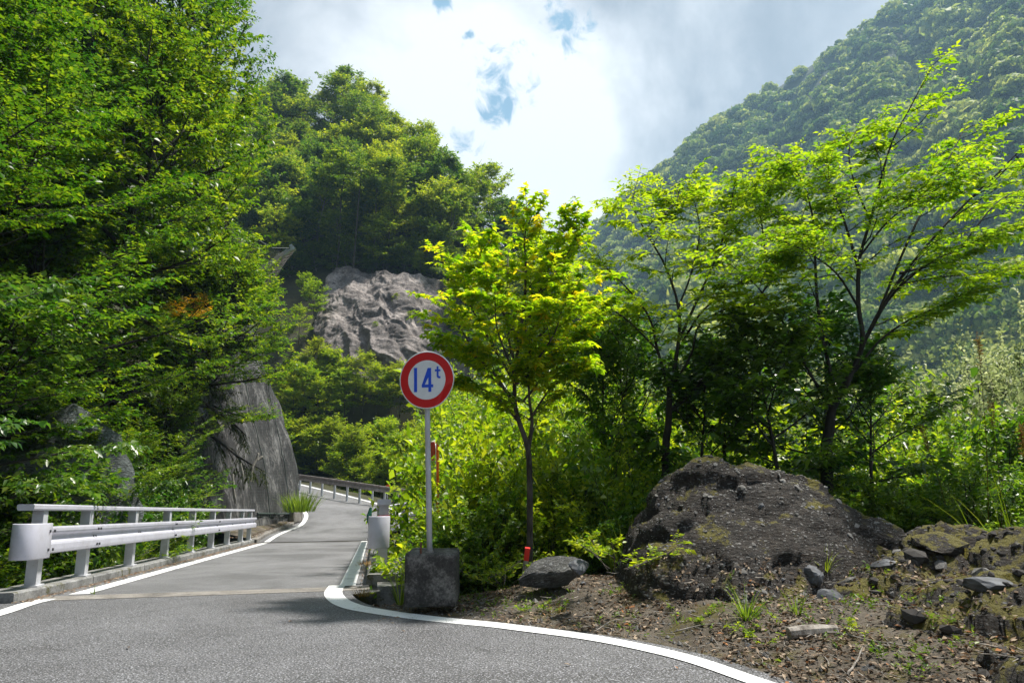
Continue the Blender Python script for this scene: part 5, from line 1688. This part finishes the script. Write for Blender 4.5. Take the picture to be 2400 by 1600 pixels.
PR['ever'] = proto(72, L_['dark'], M['bark_dark'], H=3.7, R=1.0, base=.50, n_limb=12, ang=(5, 70), trunk_r=.045, sub_n=6, sub_len=.5, sub_min=.3, twig_n=5, twig_len=.26, leaf_n=8, leaf=.095, leaf_w=.50, droop=.3, upj=.5, twig_every=2, twig_r=.005)
PR['ever_b'] = proto(73, L_['bushg'], M['bark_dark'], H=3.6, R=1.0, base=.30, n_limb=16, ang=(5, 70), trunk_r=.04, sub_n=6, sub_len=.5, sub_min=.3, twig_n=5, twig_len=.26, leaf_n=8, leaf=.09, leaf_w=.40, droop=.35, upj=.5, twig_every=2, twig_r=.005)
SH = {}
SH['a'] = shrub_proto(81, L_['bush'], M['bark_dark'], 1.7, 1.15, 11)
SH['b'] = shrub_proto(82, L_['bush'], M['bark_dark'], 1.6, 1.3, 11, leaf=.09, twig_len=.28)
SH['c'] = shrub_proto(83, L_['bushg'], M['bark_dark'], 1.6, 1.2, 12, leaf=.075, leaf_w=.7)
SH['d'] = shrub_proto(84, L_['bushg'], M['bark_dark'], 1.5, 1.3, 11, leaf=.10, leaf_w=.5, droop=.35)
SH['p'] = shrub_proto(85, L_['pale'], M['bark'], 1.7, 1.3, 14, leaf=.036, leaf_w=.65, twig_n=8, leaf_n=14, sub_n=8, twig_len=.2)
SH['aa'] = shrub_proto(181, L_['bush'], M['bark_dark'], 1.7, 1.15, 11, leaf=.046, twig_n=7, leaf_n=11, sub_n=7, twig_every=0)
SH['bb'] = shrub_proto(182, L_['bush'], M['bark_dark'], 1.6, 1.3, 11, leaf=.050, twig_n=7, leaf_n=11, sub_n=7, twig_every=0)
SH['k'] = shrub_proto(86, L_['leftdk'], M['bark_dark'], 1.7, 1.3, 12, leaf=.085, leaf_w=.6, droop=.3)
SH['l'] = shrub_proto(87, L_['left'], M['bark_dark'], 1.7, 1.3, 12, leaf=.080, leaf_w=.55)
r = np.random.default_rng(77)

# --- wood on the bank left of the bridge
WOOD = [  # type, x, y, scale, rotation
    ('wood_a', -11.2, 13.0, 1.05, .3), ('wood_a', -13.0, 18.0, 1.1, 2.2), ('wood_d', -14.0, 22.5, 1.0, 4.0), ('wood_d', -14.2, 26.0, .95, 1.1), ('wood_d', -14.2, 29.0, .9, .2),
    ('wood_b', -14.5, 15.5, 1.15, 5.0), ('wood_b', -16.4, 20.0, 1.2, 3.1), ('wood_d', -17.5, 24.0, 1.3, 2.0), ('conifer', -13.6, 28.2, (.8, .8, 1.22), .5), ('wood_b', -19.5, 22.5, 1.3, 1.4),
    ('wood_d', -18.5, 29, 1.35, 3.6), ('wood_b', -12.4, 9.0, 1.1, 1.0), ('wood_a', -16, 11.5, 1.3, 3.0), ('conifer', -17.0, 26.0, (1.1, 1.1, 1.35), 2.5), ('wood_b', -22, 35, 1.3, 1.0), ('conifer', -18, 17, 1.1, 4.4), ('wood_b', -24, 28, 1.3, .7),
    ('wood_d', -15.0, 31.5, .95, 5.2), ('wood_a', -10.2, 16.0, .58, 4.1), ('wood_d', -15.6, 24.6, (1.2, 1.2, 1.5), 5.6), ('wood_d', -16.6, 28.0, (1.1, 1.1, 1.6), 2.6),
    ('wood_d', -13.8, 24.0, (1, 1, 1.85), 3.9), ('wood_d', -15.2, 22.0, (1.1, 1.1, 1.8), 1.2),
    ('wood_a', -12.0, 22.6, .50, 2.0), ('wood_a', -12.9, 24.6, .62, 5.0),
    ('wood_a', -10.2, 9.8, .75, 1.9), ('wood_b', -20, 14, 1.3, 2.2), ('wood_d', -14.0, 19.4, (1.05, 1.05, 1.3), .8),
]
WL = {'wood_a': ('broad leafy maple with low sweeping boughs in the dark wood beside the bridge', 'maple_tree'), 'wood_b': ('tall leafy tree in the dark wood on the bank beside the bridge', 'broadleaf_tree'),
      'wood_d': ('high-crowned leafy tree on the bank reaching over the sprayed-concrete wall', 'broadleaf_tree'),
      'conifer': ('tall dark evergreen with hanging sprays standing above the leafy wood beside the bridge', 'evergreen_tree'), 'wood_c': ('small tree with large drooping glossy leaves leaning out behind the white railing', 'understorey_tree')}
def wood_label(ty, x, y):
    k_ = {'wood_a': 'low-branched bright maple', 'wood_b': 'dark leafy tree', 'wood_d': 'high-crowned leafy tree', 'conifer': 'hanging dark evergreen', 'wood_c': 'drooping glossy-leaved small tree'}[ty]
    rw = 'foremost' if x > -12.9 else 'second-row' if x > -15.1 else 'third-row' if x > -17.8 else 'uphill'
    al = [tx for lim, tx in ((10.5, 'near the railing end sleeve'), (14.2, 'behind the first railing posts'), (16.8, 'behind the mossy rock face'), (20.5, 'behind the middle railing posts'), (23.8, 'towards the far end of the railing'), (26.2, 'beside the near edge of the concrete wall'), (29.5, 'over the sprayed-concrete wall'), (99, 'beyond the rockfall fence')) if y < lim][0]
    return '%s %s in the wood, %s' % (rw, k_, al)


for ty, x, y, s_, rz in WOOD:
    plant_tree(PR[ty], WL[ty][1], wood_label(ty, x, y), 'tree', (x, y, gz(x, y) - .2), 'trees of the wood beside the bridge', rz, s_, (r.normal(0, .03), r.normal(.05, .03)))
for x, y, s_, rz in ((-9.6, 11.4, .85, 1.), (-10.8, 15.4, .9, 3.3), (-11.6, 20.2, .85, 5.1), (-9.0, 8.2, .8, .2), (-12.6, 24.6, .85, 2.6)):
    plant_tree(PR['wood_c'], WL['wood_c'][1], wood_label('wood_c', x, y), 'tree', (x, y, gz(x, y) - .1), 'drooping small trees behind the railing', rz, s_, (0, .12))
for i in range(34):
    s_ = -3 + 19.5 * (i + r.uniform(0, 1)) / 34; a = -r.uniform(1.5, 3.8); p = BR(a, s_, 0); z = gz(p[0], p[1])
    top = float(road_z(max(s_, 0))) + r.uniform(.3, 1.7) + max(0, -a - 2.0) * .7
    sc = max(.7, (top - z) / 1.55)
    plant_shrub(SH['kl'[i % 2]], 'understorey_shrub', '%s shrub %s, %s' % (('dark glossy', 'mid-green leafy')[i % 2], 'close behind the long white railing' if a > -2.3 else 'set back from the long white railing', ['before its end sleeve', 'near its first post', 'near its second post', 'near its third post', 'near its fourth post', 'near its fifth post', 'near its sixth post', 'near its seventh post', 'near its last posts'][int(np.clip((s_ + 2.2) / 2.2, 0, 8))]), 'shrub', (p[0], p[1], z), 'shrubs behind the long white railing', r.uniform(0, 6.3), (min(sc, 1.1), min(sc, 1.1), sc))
oz = P(445, 690, 20.0)
sp = shrub_proto(88, L_['orange'], M['bark_dark'], 1.3, 1.6, 6, leaf=.09, leaf_w=.5, flat=.4)
plant_shrub(sp, 'orange_leaf_spray', 'spray of orange autumn leaves hanging in the dark green wood', 'branch', oz - np.array([0, 0, .7]), None, .3, (.55, .42, .55))
RF = P(140, 1125, 15.2)
chip_rock('mossy_rock_face', 71, (1.9, 1.0, 1.9), M['hillrock'], RF, (.2, .1, .3), 6, label='lichen-covered rock face half hidden by branches behind the white railing', cat='rock')

# --- wooded hill
names_h = {'hill_a': 'yellow-green broadleaf tree in the dense wood covering the steep hill', 'hill_b': 'deep green broadleaf tree in the dense wood covering the steep hill', 'hill_c': 'wide yellow-green tree in the dense wood covering the steep hill', 'hill_d': 'wide deep green tree in the dense wood covering the steep hill'}
nh = 0
for row, v in enumerate(np.arange(655, 250, -36)):
    for u in np.arange(480, 1480, 62):
        uu = u + r.uniform(-26, 26) + (31 if row % 2 else 0); vv = v + r.uniform(-15, 15)
        vr = np.interp(uu, hu, hv) + 116
        if vv < vr - 6 or uu > 1460: continue
        if vv > 628 and not (600 < uu < 1080): continue
        if row < 2 and vv > np.interp(uu, [600, 760, 1000, 1100, 1300], [660, 628, 640, 690, 690]): continue
        t = float(hill_t(uu, vv)); p = P(uu, vv, t); p[2] = hill_ground(p[0], p[1]) - .3
        ty = ('hill_a', 'hill_b', 'hill_c', 'hill_d')[int(r.choice(4, p=[.33, .24, .25, .18]))]
        s_ = r.uniform(.82, 1.2)
        dep = vv - (vr + 0); hgt = 'ridge' if dep < 34 else 'second tier' if dep < 80 else 'middle' if dep < 170 else 'lower slope' if vv < 580 else 'foot'
        along = [tx for lim, tx in ((600, 'by the bridge wood'), (700, 'above the rockfall fence'), (790, 'above the near rock face corner'), (880, 'above the rock face middle'), (970, 'above the far rock face end'), (1060, 'above the round sign'), (1150, 'behind the maple top'), (1260, 'over the maple'), (9999, 'by the mountain gap')) if uu < lim][0]
        lb_ = '%s tree, %s of hill wood, %s' % ({'hill_a': 'yellow-green', 'hill_b': 'deep green', 'hill_c': 'wide yellow-green', 'hill_d': 'wide deep green'}[ty], hgt, along)
        plant_tree(PR[ty], 'hill_tree', lb_, 'tree', p, 'trees of the wood on the steep hill', r.uniform(0, 6.3), (s_, s_, s_ * r.uniform(.9, 1.2)), (r.normal(0, .05), r.normal(0, .05))); nh += 1
for iv, v in enumerate(np.arange(600, 900, 42)):
    for u in np.arange(1090, 1560, 54):
        uu = u + r.uniform(-18, 18) + 27 * (iv % 2); vv = v + r.uniform(-14, 14)
        if vv < np.interp(uu, hu, hv) + 112 or (uu < 1140 and vv < 690): continue
        p = P(uu, vv, float(hill_t(uu, vv))); p[2] = hill_ground(p[0], p[1]) - .3; ty = ('hill_a', 'hill_b', 'hill_c', 'hill_d')[int(r.integers(4))]; s_ = r.uniform(.6, .95)
        al = [tx for lim, tx in ((1180, 'by the rock face end'), (1270, 'behind the slim maple'), (1360, 'past the slim maple'), (1450, 'behind the forked tree'), (9999, 'by the gap')) if uu < lim][0]
        plant_tree(PR[ty], 'hill_tree', '%s tree, hill flank %s, %s tier' % ({'hill_a': 'yellow-green', 'hill_b': 'deep green', 'hill_c': 'wide yellow-green', 'hill_d': 'wide deep green'}[ty], al, 'upper' if vv < 700 else 'middle' if vv < 800 else 'bottom'), 'tree', p, 'trees of the wood on the steep hill', r.uniform(0, 6.3), s_)
for k in range(13):
    u = 640 + 38 * k + r.uniform(-10, 10); v = float(np.interp(u, [600, 760, 1000, 1100, 1300], [655, 618, 632, 680, 680])); t = float(hill_t(u, v)) - .5; p = P(u, v, t); s_ = r.uniform(.42, .7)
    plant_tree(PR[('hill_b', 'hill_d')[k % 2]], 'hill_tree', ('small %s tree at the shaded foot of the hill wood, %s' % (('deep green', 'wide green')[k % 2], ['beside the rockfall fence', 'past the rockfall fence', 'over the near rock face corner', 'over the pale rock face', 'over the far rock face end', 'over the round sign', 'behind the maple crown'][min(6, k // 2)])), 'tree', p - np.array([0, 0, 2.0]), 'trees at the foot of the hill wood', r.uniform(0, 6.3), s_)
for k in range(14):
    u = 690 + 28 * k + r.uniform(-9, 9); v = 962 + r.uniform(-14, 14); t = float(hill_t(u, v)) - 3.2; p = P(u, v, t); s_ = r.uniform(.6, .92)
    plant_tree(PR['young' if k % 3 else 'young_b'], 'young_tree', '%s young %s tree right under the pale rock face, %s' % (('leafy', 'round', 'upright')[k % 3], ('mid-green', 'yellow-green', 'lime')[k % 3], ['by the concrete wall', 'above the higher road', 'under its near corner', 'under its middle', 'under its far end', 'behind the round sign', 'behind the maple', 'behind the maple'][min(7, k // 2)]), 'tree', p - np.array([0, 0, .4]), 'young trees below the rock face', r.uniform(0, 6.3), s_)
# tall bare-stemmed trees along the foot of the wood, above the rock face
for k, (u, vb, vt) in enumerate(((788, 628, 380), (826, 640, 370), (872, 628, 360), (905, 622, 400))):
    t = float(hill_t(u, vb)) - 1.0; p = P(u, vb, t); h = zat(vt, t + 6) - p[2]
    m_ = MB(p); q_ = [p + np.array([0, 0, -1.5]), p + np.array([.25, 0, h * .3]), p + np.array([.2 + .2 * (k % 2), .1, h * .6]), p + np.array([.6, .3, h * .85])]
    th = thing('slender_tree', ['slender bare-stemmed tree above the near part of the rock face', 'slender bare-stemmed tree with the lowest root above the rock face', 'slender bare-stemmed tree above the centre of the rock face', 'slender bare-stemmed tree above the far part of the rock face'][k], 'tree', p, 'slender trees above the rock face')
    m_.tube(catmull(np.array(q_), 4), np.linspace(.13, .06, 13), 7); m_.build('trunk', M['bark'], th)
    oc = obj('crown', PR['hill_d' if k % 2 else 'hill_c']['crown'], th); oc['kind'] = 'stuff'; oc.scale = (.8, .8, .75); oc.location = (.4, .2, h - 8.2); oc.rotation_euler = (0, 0, k * 1.3)
# scrub and young trees on the slope below and beside the rock face
yl = ('young bright yellow-green tree on the slope between the bend and the pale rock face', 'young mid-green tree on the slope between the bend and the pale rock face')
for k in range(84):
    if k < 46:
        u = r.uniform(640, 1080); v = r.uniform(930, 1105); v = max(v, np.interp(u, [640, 760, 800, 1080], [900, 930, 960, 960]))
    else:
        u = r.uniform(640, 800) if k < 72 else r.uniform(1060, 1420); v = r.uniform(760, 1050) if k < 72 else r.uniform(740, 940)
    t = float(np.interp(v, [700, 900, 1000, 1110], [76, 67, 60, 49])) - (1.5 if k < 46 else 3)
    if u < 800 and v > 950: t = max(t, 67.4)
    p = P(u, v, t); z = hill_ground(p[0], p[1])
    if min(np.hypot(CLP[:, 0] - p[0], CLP[:, 1] - p[1])) < 4.6 or (u < 790 and 62.0 < t < 67.0 and 1046 < v): continue
    s_ = r.uniform(.55, 1.0)
    plant_tree(PR['young' if k % 3 else 'young_b'], 'young_tree', '%s %s tree %s, %s' % ('small' if s_ < .68 else 'middling' if s_ < .85 else 'large', 'yellow-green' if k % 3 else 'mid-green', [tx for lim, tx in ((700, 'at the edge of the sprayed-concrete wall'), (780, 'above the higher road'), (860, 'past the end of the higher road'), (950, 'under the middle of the pale rock face'), (1060, 'behind the round sign'), (1180, 'behind the slim maple'), (1300, 'past the slim maple'), (9999, 'behind the forked tree')) if u < lim][0], 'touching the rock face' if v < 880 else 'halfway down the slope' if v < 1000 else 'low above the bend'), 'tree', (p[0], p[1], z - .2), 'young trees below the rock face', r.uniform(0, 6.3), s_)


for ty, u, v, s_, lb in (('young', 735, 740, .72, 'feathery green tree overhanging the near end of the pale rock face'), ('young_b', 700, 800, .62, 'dark green tree in the shade beside the pale rock face'), ('young', 715, 700, .55, 'small green tree at the upper corner of the pale rock face'), ('young_b', 928, 718, .24, 'little yellow-green bush growing out of the upper rock face'), ('young', 880, 775, .18, 'tiny shrub rooted in a crease of the pale rock face'), ('young', 962, 752, .20, 'small shrub on the far side of the pale rock face'), ('young_b', 985, 640, .45, 'bushy tree on the rim of the pale rock face')):
    p = P(u, v, float(hill_t(u, v)) - 2.6)
    plant_tree(PR[ty], 'rock_face_tree', lb, 'tree', p, None, r.uniform(0, 6.3), s_)


SEEN = {}


def where_u(u):
    for lim, tx in ((960, 'just past the end-on railing'), (1040, 'behind the sign pole'), (1105, 'behind the concrete block'), (1165, 'between the concrete block and the slim maple'), (1235, 'at the foot of the slim maple'), (1300, 'just past the slim maple trunk'), (1370, 'over the dark slab rock'),
                    (1440, 'beside the shoulder of the huge boulder'), (1520, 'in front of the green evergreens'), (1620, 'under the lighter forked tree'), (1720, 'between the two spreading trees'), (1830, 'behind the peak of the huge boulder'), (1940, 'by the trunk of the tall spreading tree'), (2050, 'past the trunk of the tall spreading tree'),
                    (2110, 'where the boulder slopes down to the outcrop'), (2190, 'behind the hump between boulder and outcrop'), (2270, 'behind the middle of the outcrop'), (2335, 'below the tallest brown plume'), (2420, 'at the edge of the view beyond the outcrop'), (9999, 'at the outermost end of the thicket')):
        if u < lim: return tx


def where_t(t):
    for lim, tx in ((9.0, 'low'), (10.3, 'foremost'), (12.6, 'second-row'), (16.5, 'third-row'), (26, 'gully'), (36, 'far-side'), (99, 'far hill-foot')):
        if t < lim: return tx


def bush(ty, u, t, vtop, name, label, group, wide=1.0, cat='shrub'):
    kind_ = {'a': 'upright yellow-green', 'b': 'wide yellow-green', 'c': 'small-leaved green', 'd': 'broad-leaved green', 'p': 'pale frosted-looking'}[ty]
    label = '%s %s bush %s' % (where_t(t), kind_, where_u(u))
    if label in SEEN: label = ('shorter ' if vtop > SEEN[label] else 'taller ') + label
    SEEN[label] = vtop
    d = ray(u, 1085) * t; x, y = d[0], d[1]; z = hz(x, y) if y < 11 else gz(x, y)
    H = zat(vtop, t) - z; s_ = max(H / 1.6, .3); w_ = min(s_, .34 + .34 * s_) * wide
    return plant_shrub(SH[ty * 2 if t > 17 and ty in 'ab' else ty], name, label, cat, (x, y, z), group, r.uniform(0, 6.3), (w_, w_, s_))


# bright thicket between the sign and the boulder, down into the gully
TH = ('bright yellow-green bush in the thicket between the sign and the huge boulder', 'fresh green bush in the thicket between the sign and the huge boulder')
for k, (ty, u, t, vt) in enumerate([
    ('b', 1015, 11.0, 1225), ('a', 1125, 12.2, 1110), ('a', 1165, 10.6, 1075), ('c', 1125, 9.8, 1150), ('b', 1135, 10.6, 1060), ('a', 1190, 11.2, 1060), ('b', 1285, 10.2, 1090), ('a', 1330, 11.0, 1040), ('c', 1390, 10.6, 1090), ('b', 1440, 11.2, 1060), ('a', 1490, 10.6, 1110), ('c', 1150, 9.6, 1190), ('c', 1060, 9.7, 1230), ('b', 1310, 9.6, 1190), ('c', 1400, 9.4, 1210),
    ('a', 1185, 15, 1130), ('b', 1230, 15.5, 1010), ('a', 1090, 15, 975), ('b', 1170, 16, 985), ('a', 1260, 15, 980), ('b', 1350, 15, 960), ('a', 1430, 15, 975), ('b', 1510, 14, 1000), ('c', 1580, 14, 990), ('b', 1680, 14, 1010), ('a', 1770, 14, 1010), ('b', 1860, 14, 1020), ('a', 1960, 14, 1040),
    ('a', 1160, 21, 970), ('b', 1195, 22, 905), ('a', 1150, 23, 915), ('b', 1240, 22, 930), ('a', 1320, 23, 905), ('b', 1400, 22, 920), ('a', 1480, 22, 930), ('b', 1570, 22, 950), ('a', 1660, 22, 960), ('b', 1750, 22, 970), ('a', 1850, 22, 990),
    ('b', 1125, 29, 1010), ('a', 1155, 30, 930), ('b', 1090, 31, 870), ('a', 1170, 32, 880), ('b', 1260, 32, 890), ('a', 1350, 32, 880), ('b', 1440, 32, 890), ('a', 1540, 32, 920), ('b', 1640, 32, 940), ('a', 1740, 32, 960),
    ('a', 1040, 44, 1000), ('b', 1060, 46, 930), ('a', 1090, 44, 880), ('b', 1170, 45, 860), ('a', 1260, 45, 850), ('b', 1350, 45, 850), ('a', 1440, 45, 870)]):
    bush(ty, u, t, vt, 'thicket_bush', TH[1 if ty == 'c' else 0], 'bushes between the sign and the boulder', 1.0 if t < 13 else 1.25)
# right-hand thicket
RT = {'c': 'dense green bush in the thicket beyond the low rubbly outcrop', 'd': 'broad-leaved green bush in the thicket beyond the low rubbly outcrop', 'a': 'sunlit yellow-green bush in the thicket beyond the low rubbly outcrop', 'p': 'pale frosted-looking shrub at the far side of the thicket beyond the outcrop'}
for ty, u, t, vt in [
    ('c', 2070, 9.6, 1120), ('d', 2150, 9.4, 1130), ('c', 2230, 9.2, 1090), ('c', 2310, 9.4, 1110), ('d', 2390, 9.0, 1120), ('c', 2470, 9.2, 1080), ('d', 2170, 8.3, 1240), ('c', 2260, 8.0, 1230), ('d', 2350, 7.8, 1240), ('c', 2440, 7.8, 1200),
    ('c', 2060, 12, 1060), ('a', 2140, 12, 1010), ('c', 2220, 12.5, 980), ('c', 2310, 12, 980), ('c', 2400, 12, 960), ('c', 2490, 12, 950), ('a', 2090, 16, 1020), ('c', 2180, 17, 970), ('c', 2270, 17, 960), ('p', 2280, 20, 900), ('p', 2350, 20, 845), ('p', 2430, 20, 840), ('p', 2320, 18.5, 935), ('p', 2400, 18.5, 920), ('c', 2120, 24, 990), ('a', 2200, 24, 960), ('c', 2010, 18, 1060), ('c', 1960, 24, 1050)]:
    bush(ty, u, t, vt, 'thicket_shrub', RT[ty], 'shrubs beyond the outcrop', 1.1)
# dark evergreens among the trunks
for k, (u, t, vt, ty, lb) in enumerate([
    (1480, 11.6, 640, 'ever_b', 'glossy bright green evergreen between the maple and the forked tree'), (1430, 11.9, 720, 'ever_b', 'narrow-leaved green evergreen closest to the slim maple'),
    (1610, 10.6, 780, 'ever', 'dark evergreen with bare lower stems beside the forked tree'), (1730, 10.9, 740, 'ever', 'bushy dark evergreen midway between the two spreading trees'), (1830, 10.2, 700, 'ever', 'darkest evergreen standing over the peak of the huge boulder'), (1900, 11.0, 680, 'ever', 'tall dark evergreen tangled with the trunk of the tall spreading tree'), (2040, 10.6, 800, 'ever', 'dark glossy-leaved evergreen leaning out past the trunk of the tall spreading tree')]):
    d = ray(u, 1085) * t; z = hz(d[0], d[1]); h = zat(vt, t) - z; s_ = h / 3.6
    plant_tree(PR[ty], 'evergreen_shrub', lb, 'shrub', (d[0], d[1], z - .1), None, k * 1.7, (min(s_, 1.15), min(s_, 1.15), s_))


# ------------------------------------------------------------------ grasses
def tuft(name, seed, n, L, w, spread, px, t, label, mat='grass', br=.05, arch=1.0, cat='grass', group=None, tone=.5, z=None):
    p = np.array(z) if z is not None else (hit(*px) if px[0] > 1200 else P(px[0], px[1], t))
    o = obj(name, blade_mesh(name, seed, n, L, w, spread, L_[mat], br, arch, tone), None, label, cat, group, None, tuple(p)); return o


tuft('grass_tuft', 1, 46, .42, .011, 1.0, (1750, 1452), 6.35, 'large bright tuft of arching grass at the foot of the huge boulder')
tuft('grass_tuft', 2, 26, .34, .009, .9, (1935, 1336), 6.9, 'small grass tuft growing on the boulder above the bluish stone')
tuft('grass_tuft', 3, 22, .30, .009, .9, (1868, 1440), 6.4, 'thin grass tuft beside the dark branch at the foot of the boulder')
tuft('grass_tuft', 4, 26, .46, .012, .5, (938, 1412), 7.6, 'upright bright grass between the concrete block and the kerb')
tuft('grass_tuft', 5, 60, .20, .008, 1.0, (18, 1408), 9.0, 'low tuft of short bright grass at the edge of the road by the railing end', br=.22)
tuft('grass_tuft', 6, 420, 1.05, .03, .7, (702, 1197), 31.5, 'fluffy bright green grass clump at the foot of the sprayed-concrete wall', br=.75)
tuft('grass_tuft', 7, 12, .12, .006, .9, (222, 1388), 9.4, 'tiny grass tuft growing out of the expansion joint')
tuft('dry_grass', 8, 90, .16, .006, 1.4, (852, 1392), 8.5, 'dry straw-coloured grass clump in front of the kerb end', 'dry', .12)
tuft('moss_clump', 9, 60, .09, .012, 1.5, (862, 1320), 10.3, 'orange-brown dry moss along the kerb beside the end-on railing', 'dry', .20)
tuft('grass_tuft', 10, 18, .16, .006, .9, (1590, 1458), 6.5, 'short thin grass at the near lower corner of the boulder')
tuft('grass_tuft', 12, 60, .14, .005, 1.2, (1310, 1420), 7.0, 'patch of yellowish fine grass on the bank below the dark slab', 'dry', .25)
for k, (u, v, t, L, n) in enumerate([(2340, 1320, 7.8, 1.1, 34), (2410, 1300, 7.5, 1.3, 40), (2420, 1240, 8.4, 1.5, 30)]):
    x, y = P(u, v, t)[:2]; tuft('tall_grass', 30 + k, n, L, .016, .75, None, t, 'tall arching grass clump leaning over the far edge of the outcrop', br=.2, group='tall grass beyond the outcrop', z=(x, y, hz(x, y)), tone=.6)
for k in range(12):
    u, t = r.uniform(1400, 1560), r.uniform(8.6, 10.2); x, y = (ray(u, 1085) * t)[:2]
    tuft('tall_grass', 50 + k, 55, r.uniform(.7, 1.1), .011, .6, None, t, 'fine tall grass growing in the dip between the bushes and the boulder', br=.22, group='tall grass beside the boulder', z=(x, y, hz(x, y)), tone=.55)
for k in range(5):
    u, t = 1600 + 34 * k, 9.7 + .2 * (k % 2); x, y = (ray(u, 1085) * t)[:2]
    tuft('tall_grass', 70 + k, 40, r.uniform(1.5, 1.9), .012, .45, None, t, 'long thin grass standing behind the peak of the boulder', br=.2, group='tall grass behind the boulder', z=(x, y, hz(x, y)), tone=.4)
for k in range(16):
    s_ = r.uniform(5, 15); p = BR(-.55 - r.uniform(0, .5), s_, float(road_z(s_)) - .2)
    tuft('railing_grass', 90 + k, 30, r.uniform(.5, .8), .013, .6, None, 0, 'grass tuft growing up under the corrugated beam of the long white railing', br=.18, group='grass under the long white railing', z=p, tone=.4)


def plume(px_base, px_top, t, label):
    b_ = P(*px_base, t); b_[2] = min(b_[2], hz(b_[0], b_[1]) + .1); t_ = P(*px_top, t - .1); th = thing('pampas_grass', label, 'grass', b_)
    m_ = MB(b_); pts = catmull(np.array([b_, b_ * .5 + t_ * .5 + [.04, 0, .03], t_]), 5); m_.tube(pts, np.linspace(.005, .0025, len(pts)), 5); m_.build('stalk', L_['dry'], th)
    r_ = np.random.default_rng(int(px_top[0])); O = []; D = []; L = []
    dv = nrm(pts[-1] - pts[-3])
    for k in range(70):
        O.append(t_ - b_ - dv * r_.uniform(0, .30)); D.append(nrm(dv + r_.normal(0, .22, 3) + [0.1, 0, 0])); L.append(r_.uniform(.06, .12))
    v, f, tn = leaf_arrays(r_, np.array(O), np.array(D), np.array(L), 3, .035, .22, .2, .8); obj('plume', make_mesh('plume', v, f, [L_['plume']], tone=tn), th)['kind'] = 'stuff'


plume((2300, 1180), (2293, 800), 8.0, 'tallest upright grass stalk with a brown plume against the dark mountain foot')
plume((2402, 1240), (2392, 1010), 7.6, 'brown-plumed grass stalk at the edge of the view by the pale shrub')
plume((2230, 1180), (2162, 1010), 9.0, 'leaning pale grass plume above the green thicket')
plume((2330, 1150), (2322, 955), 8.6, 'short golden grass plume in front of the pale shrub')
# low green seedlings on the verge
sd_ = shrub_proto(91, L_['bush'], M['bark'], .30, .9, 5, sub_n=3, sub_min=.06, twig_n=3, twig_len=.06, leaf_n=5, leaf=.045, twig_r=.0015, twig_every=0)
for k, (u, v, t, s_, lb) in enumerate([(1445, 1292, 7.7, 1.2, 'leafy green seedling rooted beside the mossy shoulder of the boulder'), (1280, 1425, 6.95, .6, 'tiny green seedling on the bank under the dark slab'), (1640, 1440, 6.5, .5, 'small seedling at the boulder foot beside the short thin grass'), (1795, 1470, 6.1, .55, 'seedling growing next to the large bright grass tuft'), (1790, 1490, 5.9, .45, 'pair of round green leaves in the litter below the large grass tuft'), (2030, 1475, 5.9, .5, 'little green sprout beyond the end of the grey log'), (1120, 1330, 8.2, 1.0, 'green seedling behind the far corner of the concrete block'), (1180, 1345, 8.0, .9, 'low leafy seedling between the concrete block and the red stake')]):
    plant_shrub(sd_, 'seedling', lb, 'plant', hit(u, v) if 1250 < u else P(u, v, t), None, k * 1.1, s_)
# fine herbs over the verge
def herbs():
    q = np.random.default_rng(5); O, D, L = [], [], []
    while len(O) < 420:
        x, y = q.uniform(-1.2, 4.0), q.uniform(5.0, 9.4); e = edist(x, y)
        if e < .3 or mn.noise(Vector((x * 1.6, y * 1.6, 7))) < .05: continue
        z, n_ = surf(x, y)
        if z > .45: continue
        O.append((x, y, z)); D.append(nrm(np.array([q.normal(0, .5), q.normal(0, .5), .8]))); L.append(q.uniform(.03, .09))
    v, f, tn = leaf_arrays(q, np.array(O), np.array(D), np.array(L), 5, .03, .5, .1, .6)
    obj('verge_weeds', make_mesh('verge_weeds', v, f, [L_['grass']], tone=tn), kind='stuff')


herbs()

# ------------------------------------------------------------------ air
def make_haze():
    x0, x1, y0, y1, z0, z1 = -960, 1160, -960, 1160, -70, 520
    v = [(x, y, z) for z in (z0, z1) for y in (y0, y1) for x in (x0, x1)]
    f = [(0, 2, 3, 1), (4, 5, 7, 6), (0, 1, 5, 4), (2, 6, 7, 3), (0, 4, 6, 2), (1, 3, 7, 5)]
    m = bpy.data.materials.new('haze'); m.use_nodes = True; t = m.node_tree; t.nodes.clear()
    o = N(t, 'ShaderNodeOutputMaterial'); p = N(t, 'ShaderNodeVolumePrincipled')
    p.inputs['Color'].default_value = (.44, .72, 1.0, 1); p.inputs['Density'].default_value = .00040; p.inputs['Anisotropy'].default_value = .30
    t.links.new(p.outputs[0], o.inputs['Volume'])
    obj('haze', make_mesh('haze', v, f, [m]), kind='stuff')


make_haze()

# things of one kind that still share a label differ by depth in the picture
by_label = {}
for o_ in list(COL.objects):
    if o_.parent is None and o_.get('label'): by_label.setdefault(o_['label'], []).append(o_)
for lb, os_ in by_label.items():
    if 1 < len(os_) < 7:
        os_.sort(key=lambda q: q.location.y)
        for q, w in zip(os_, (('front',) + ('second', 'third', 'fourth', 'fifth')[:len(os_) - 2] + ('rear',))): q['label'] = w + ' ' + lb
for o_ in COL.objects:          # keep the longest labels short
    if o_.get('label') and len(o_['label'].replace('-', ' ').split()) > 15: o_['label'] = o_['label'].replace('the edge of the sprayed-concrete wall', 'the concrete wall').replace('above the near rock face corner', 'over the rock face').replace(' the ', ' ')
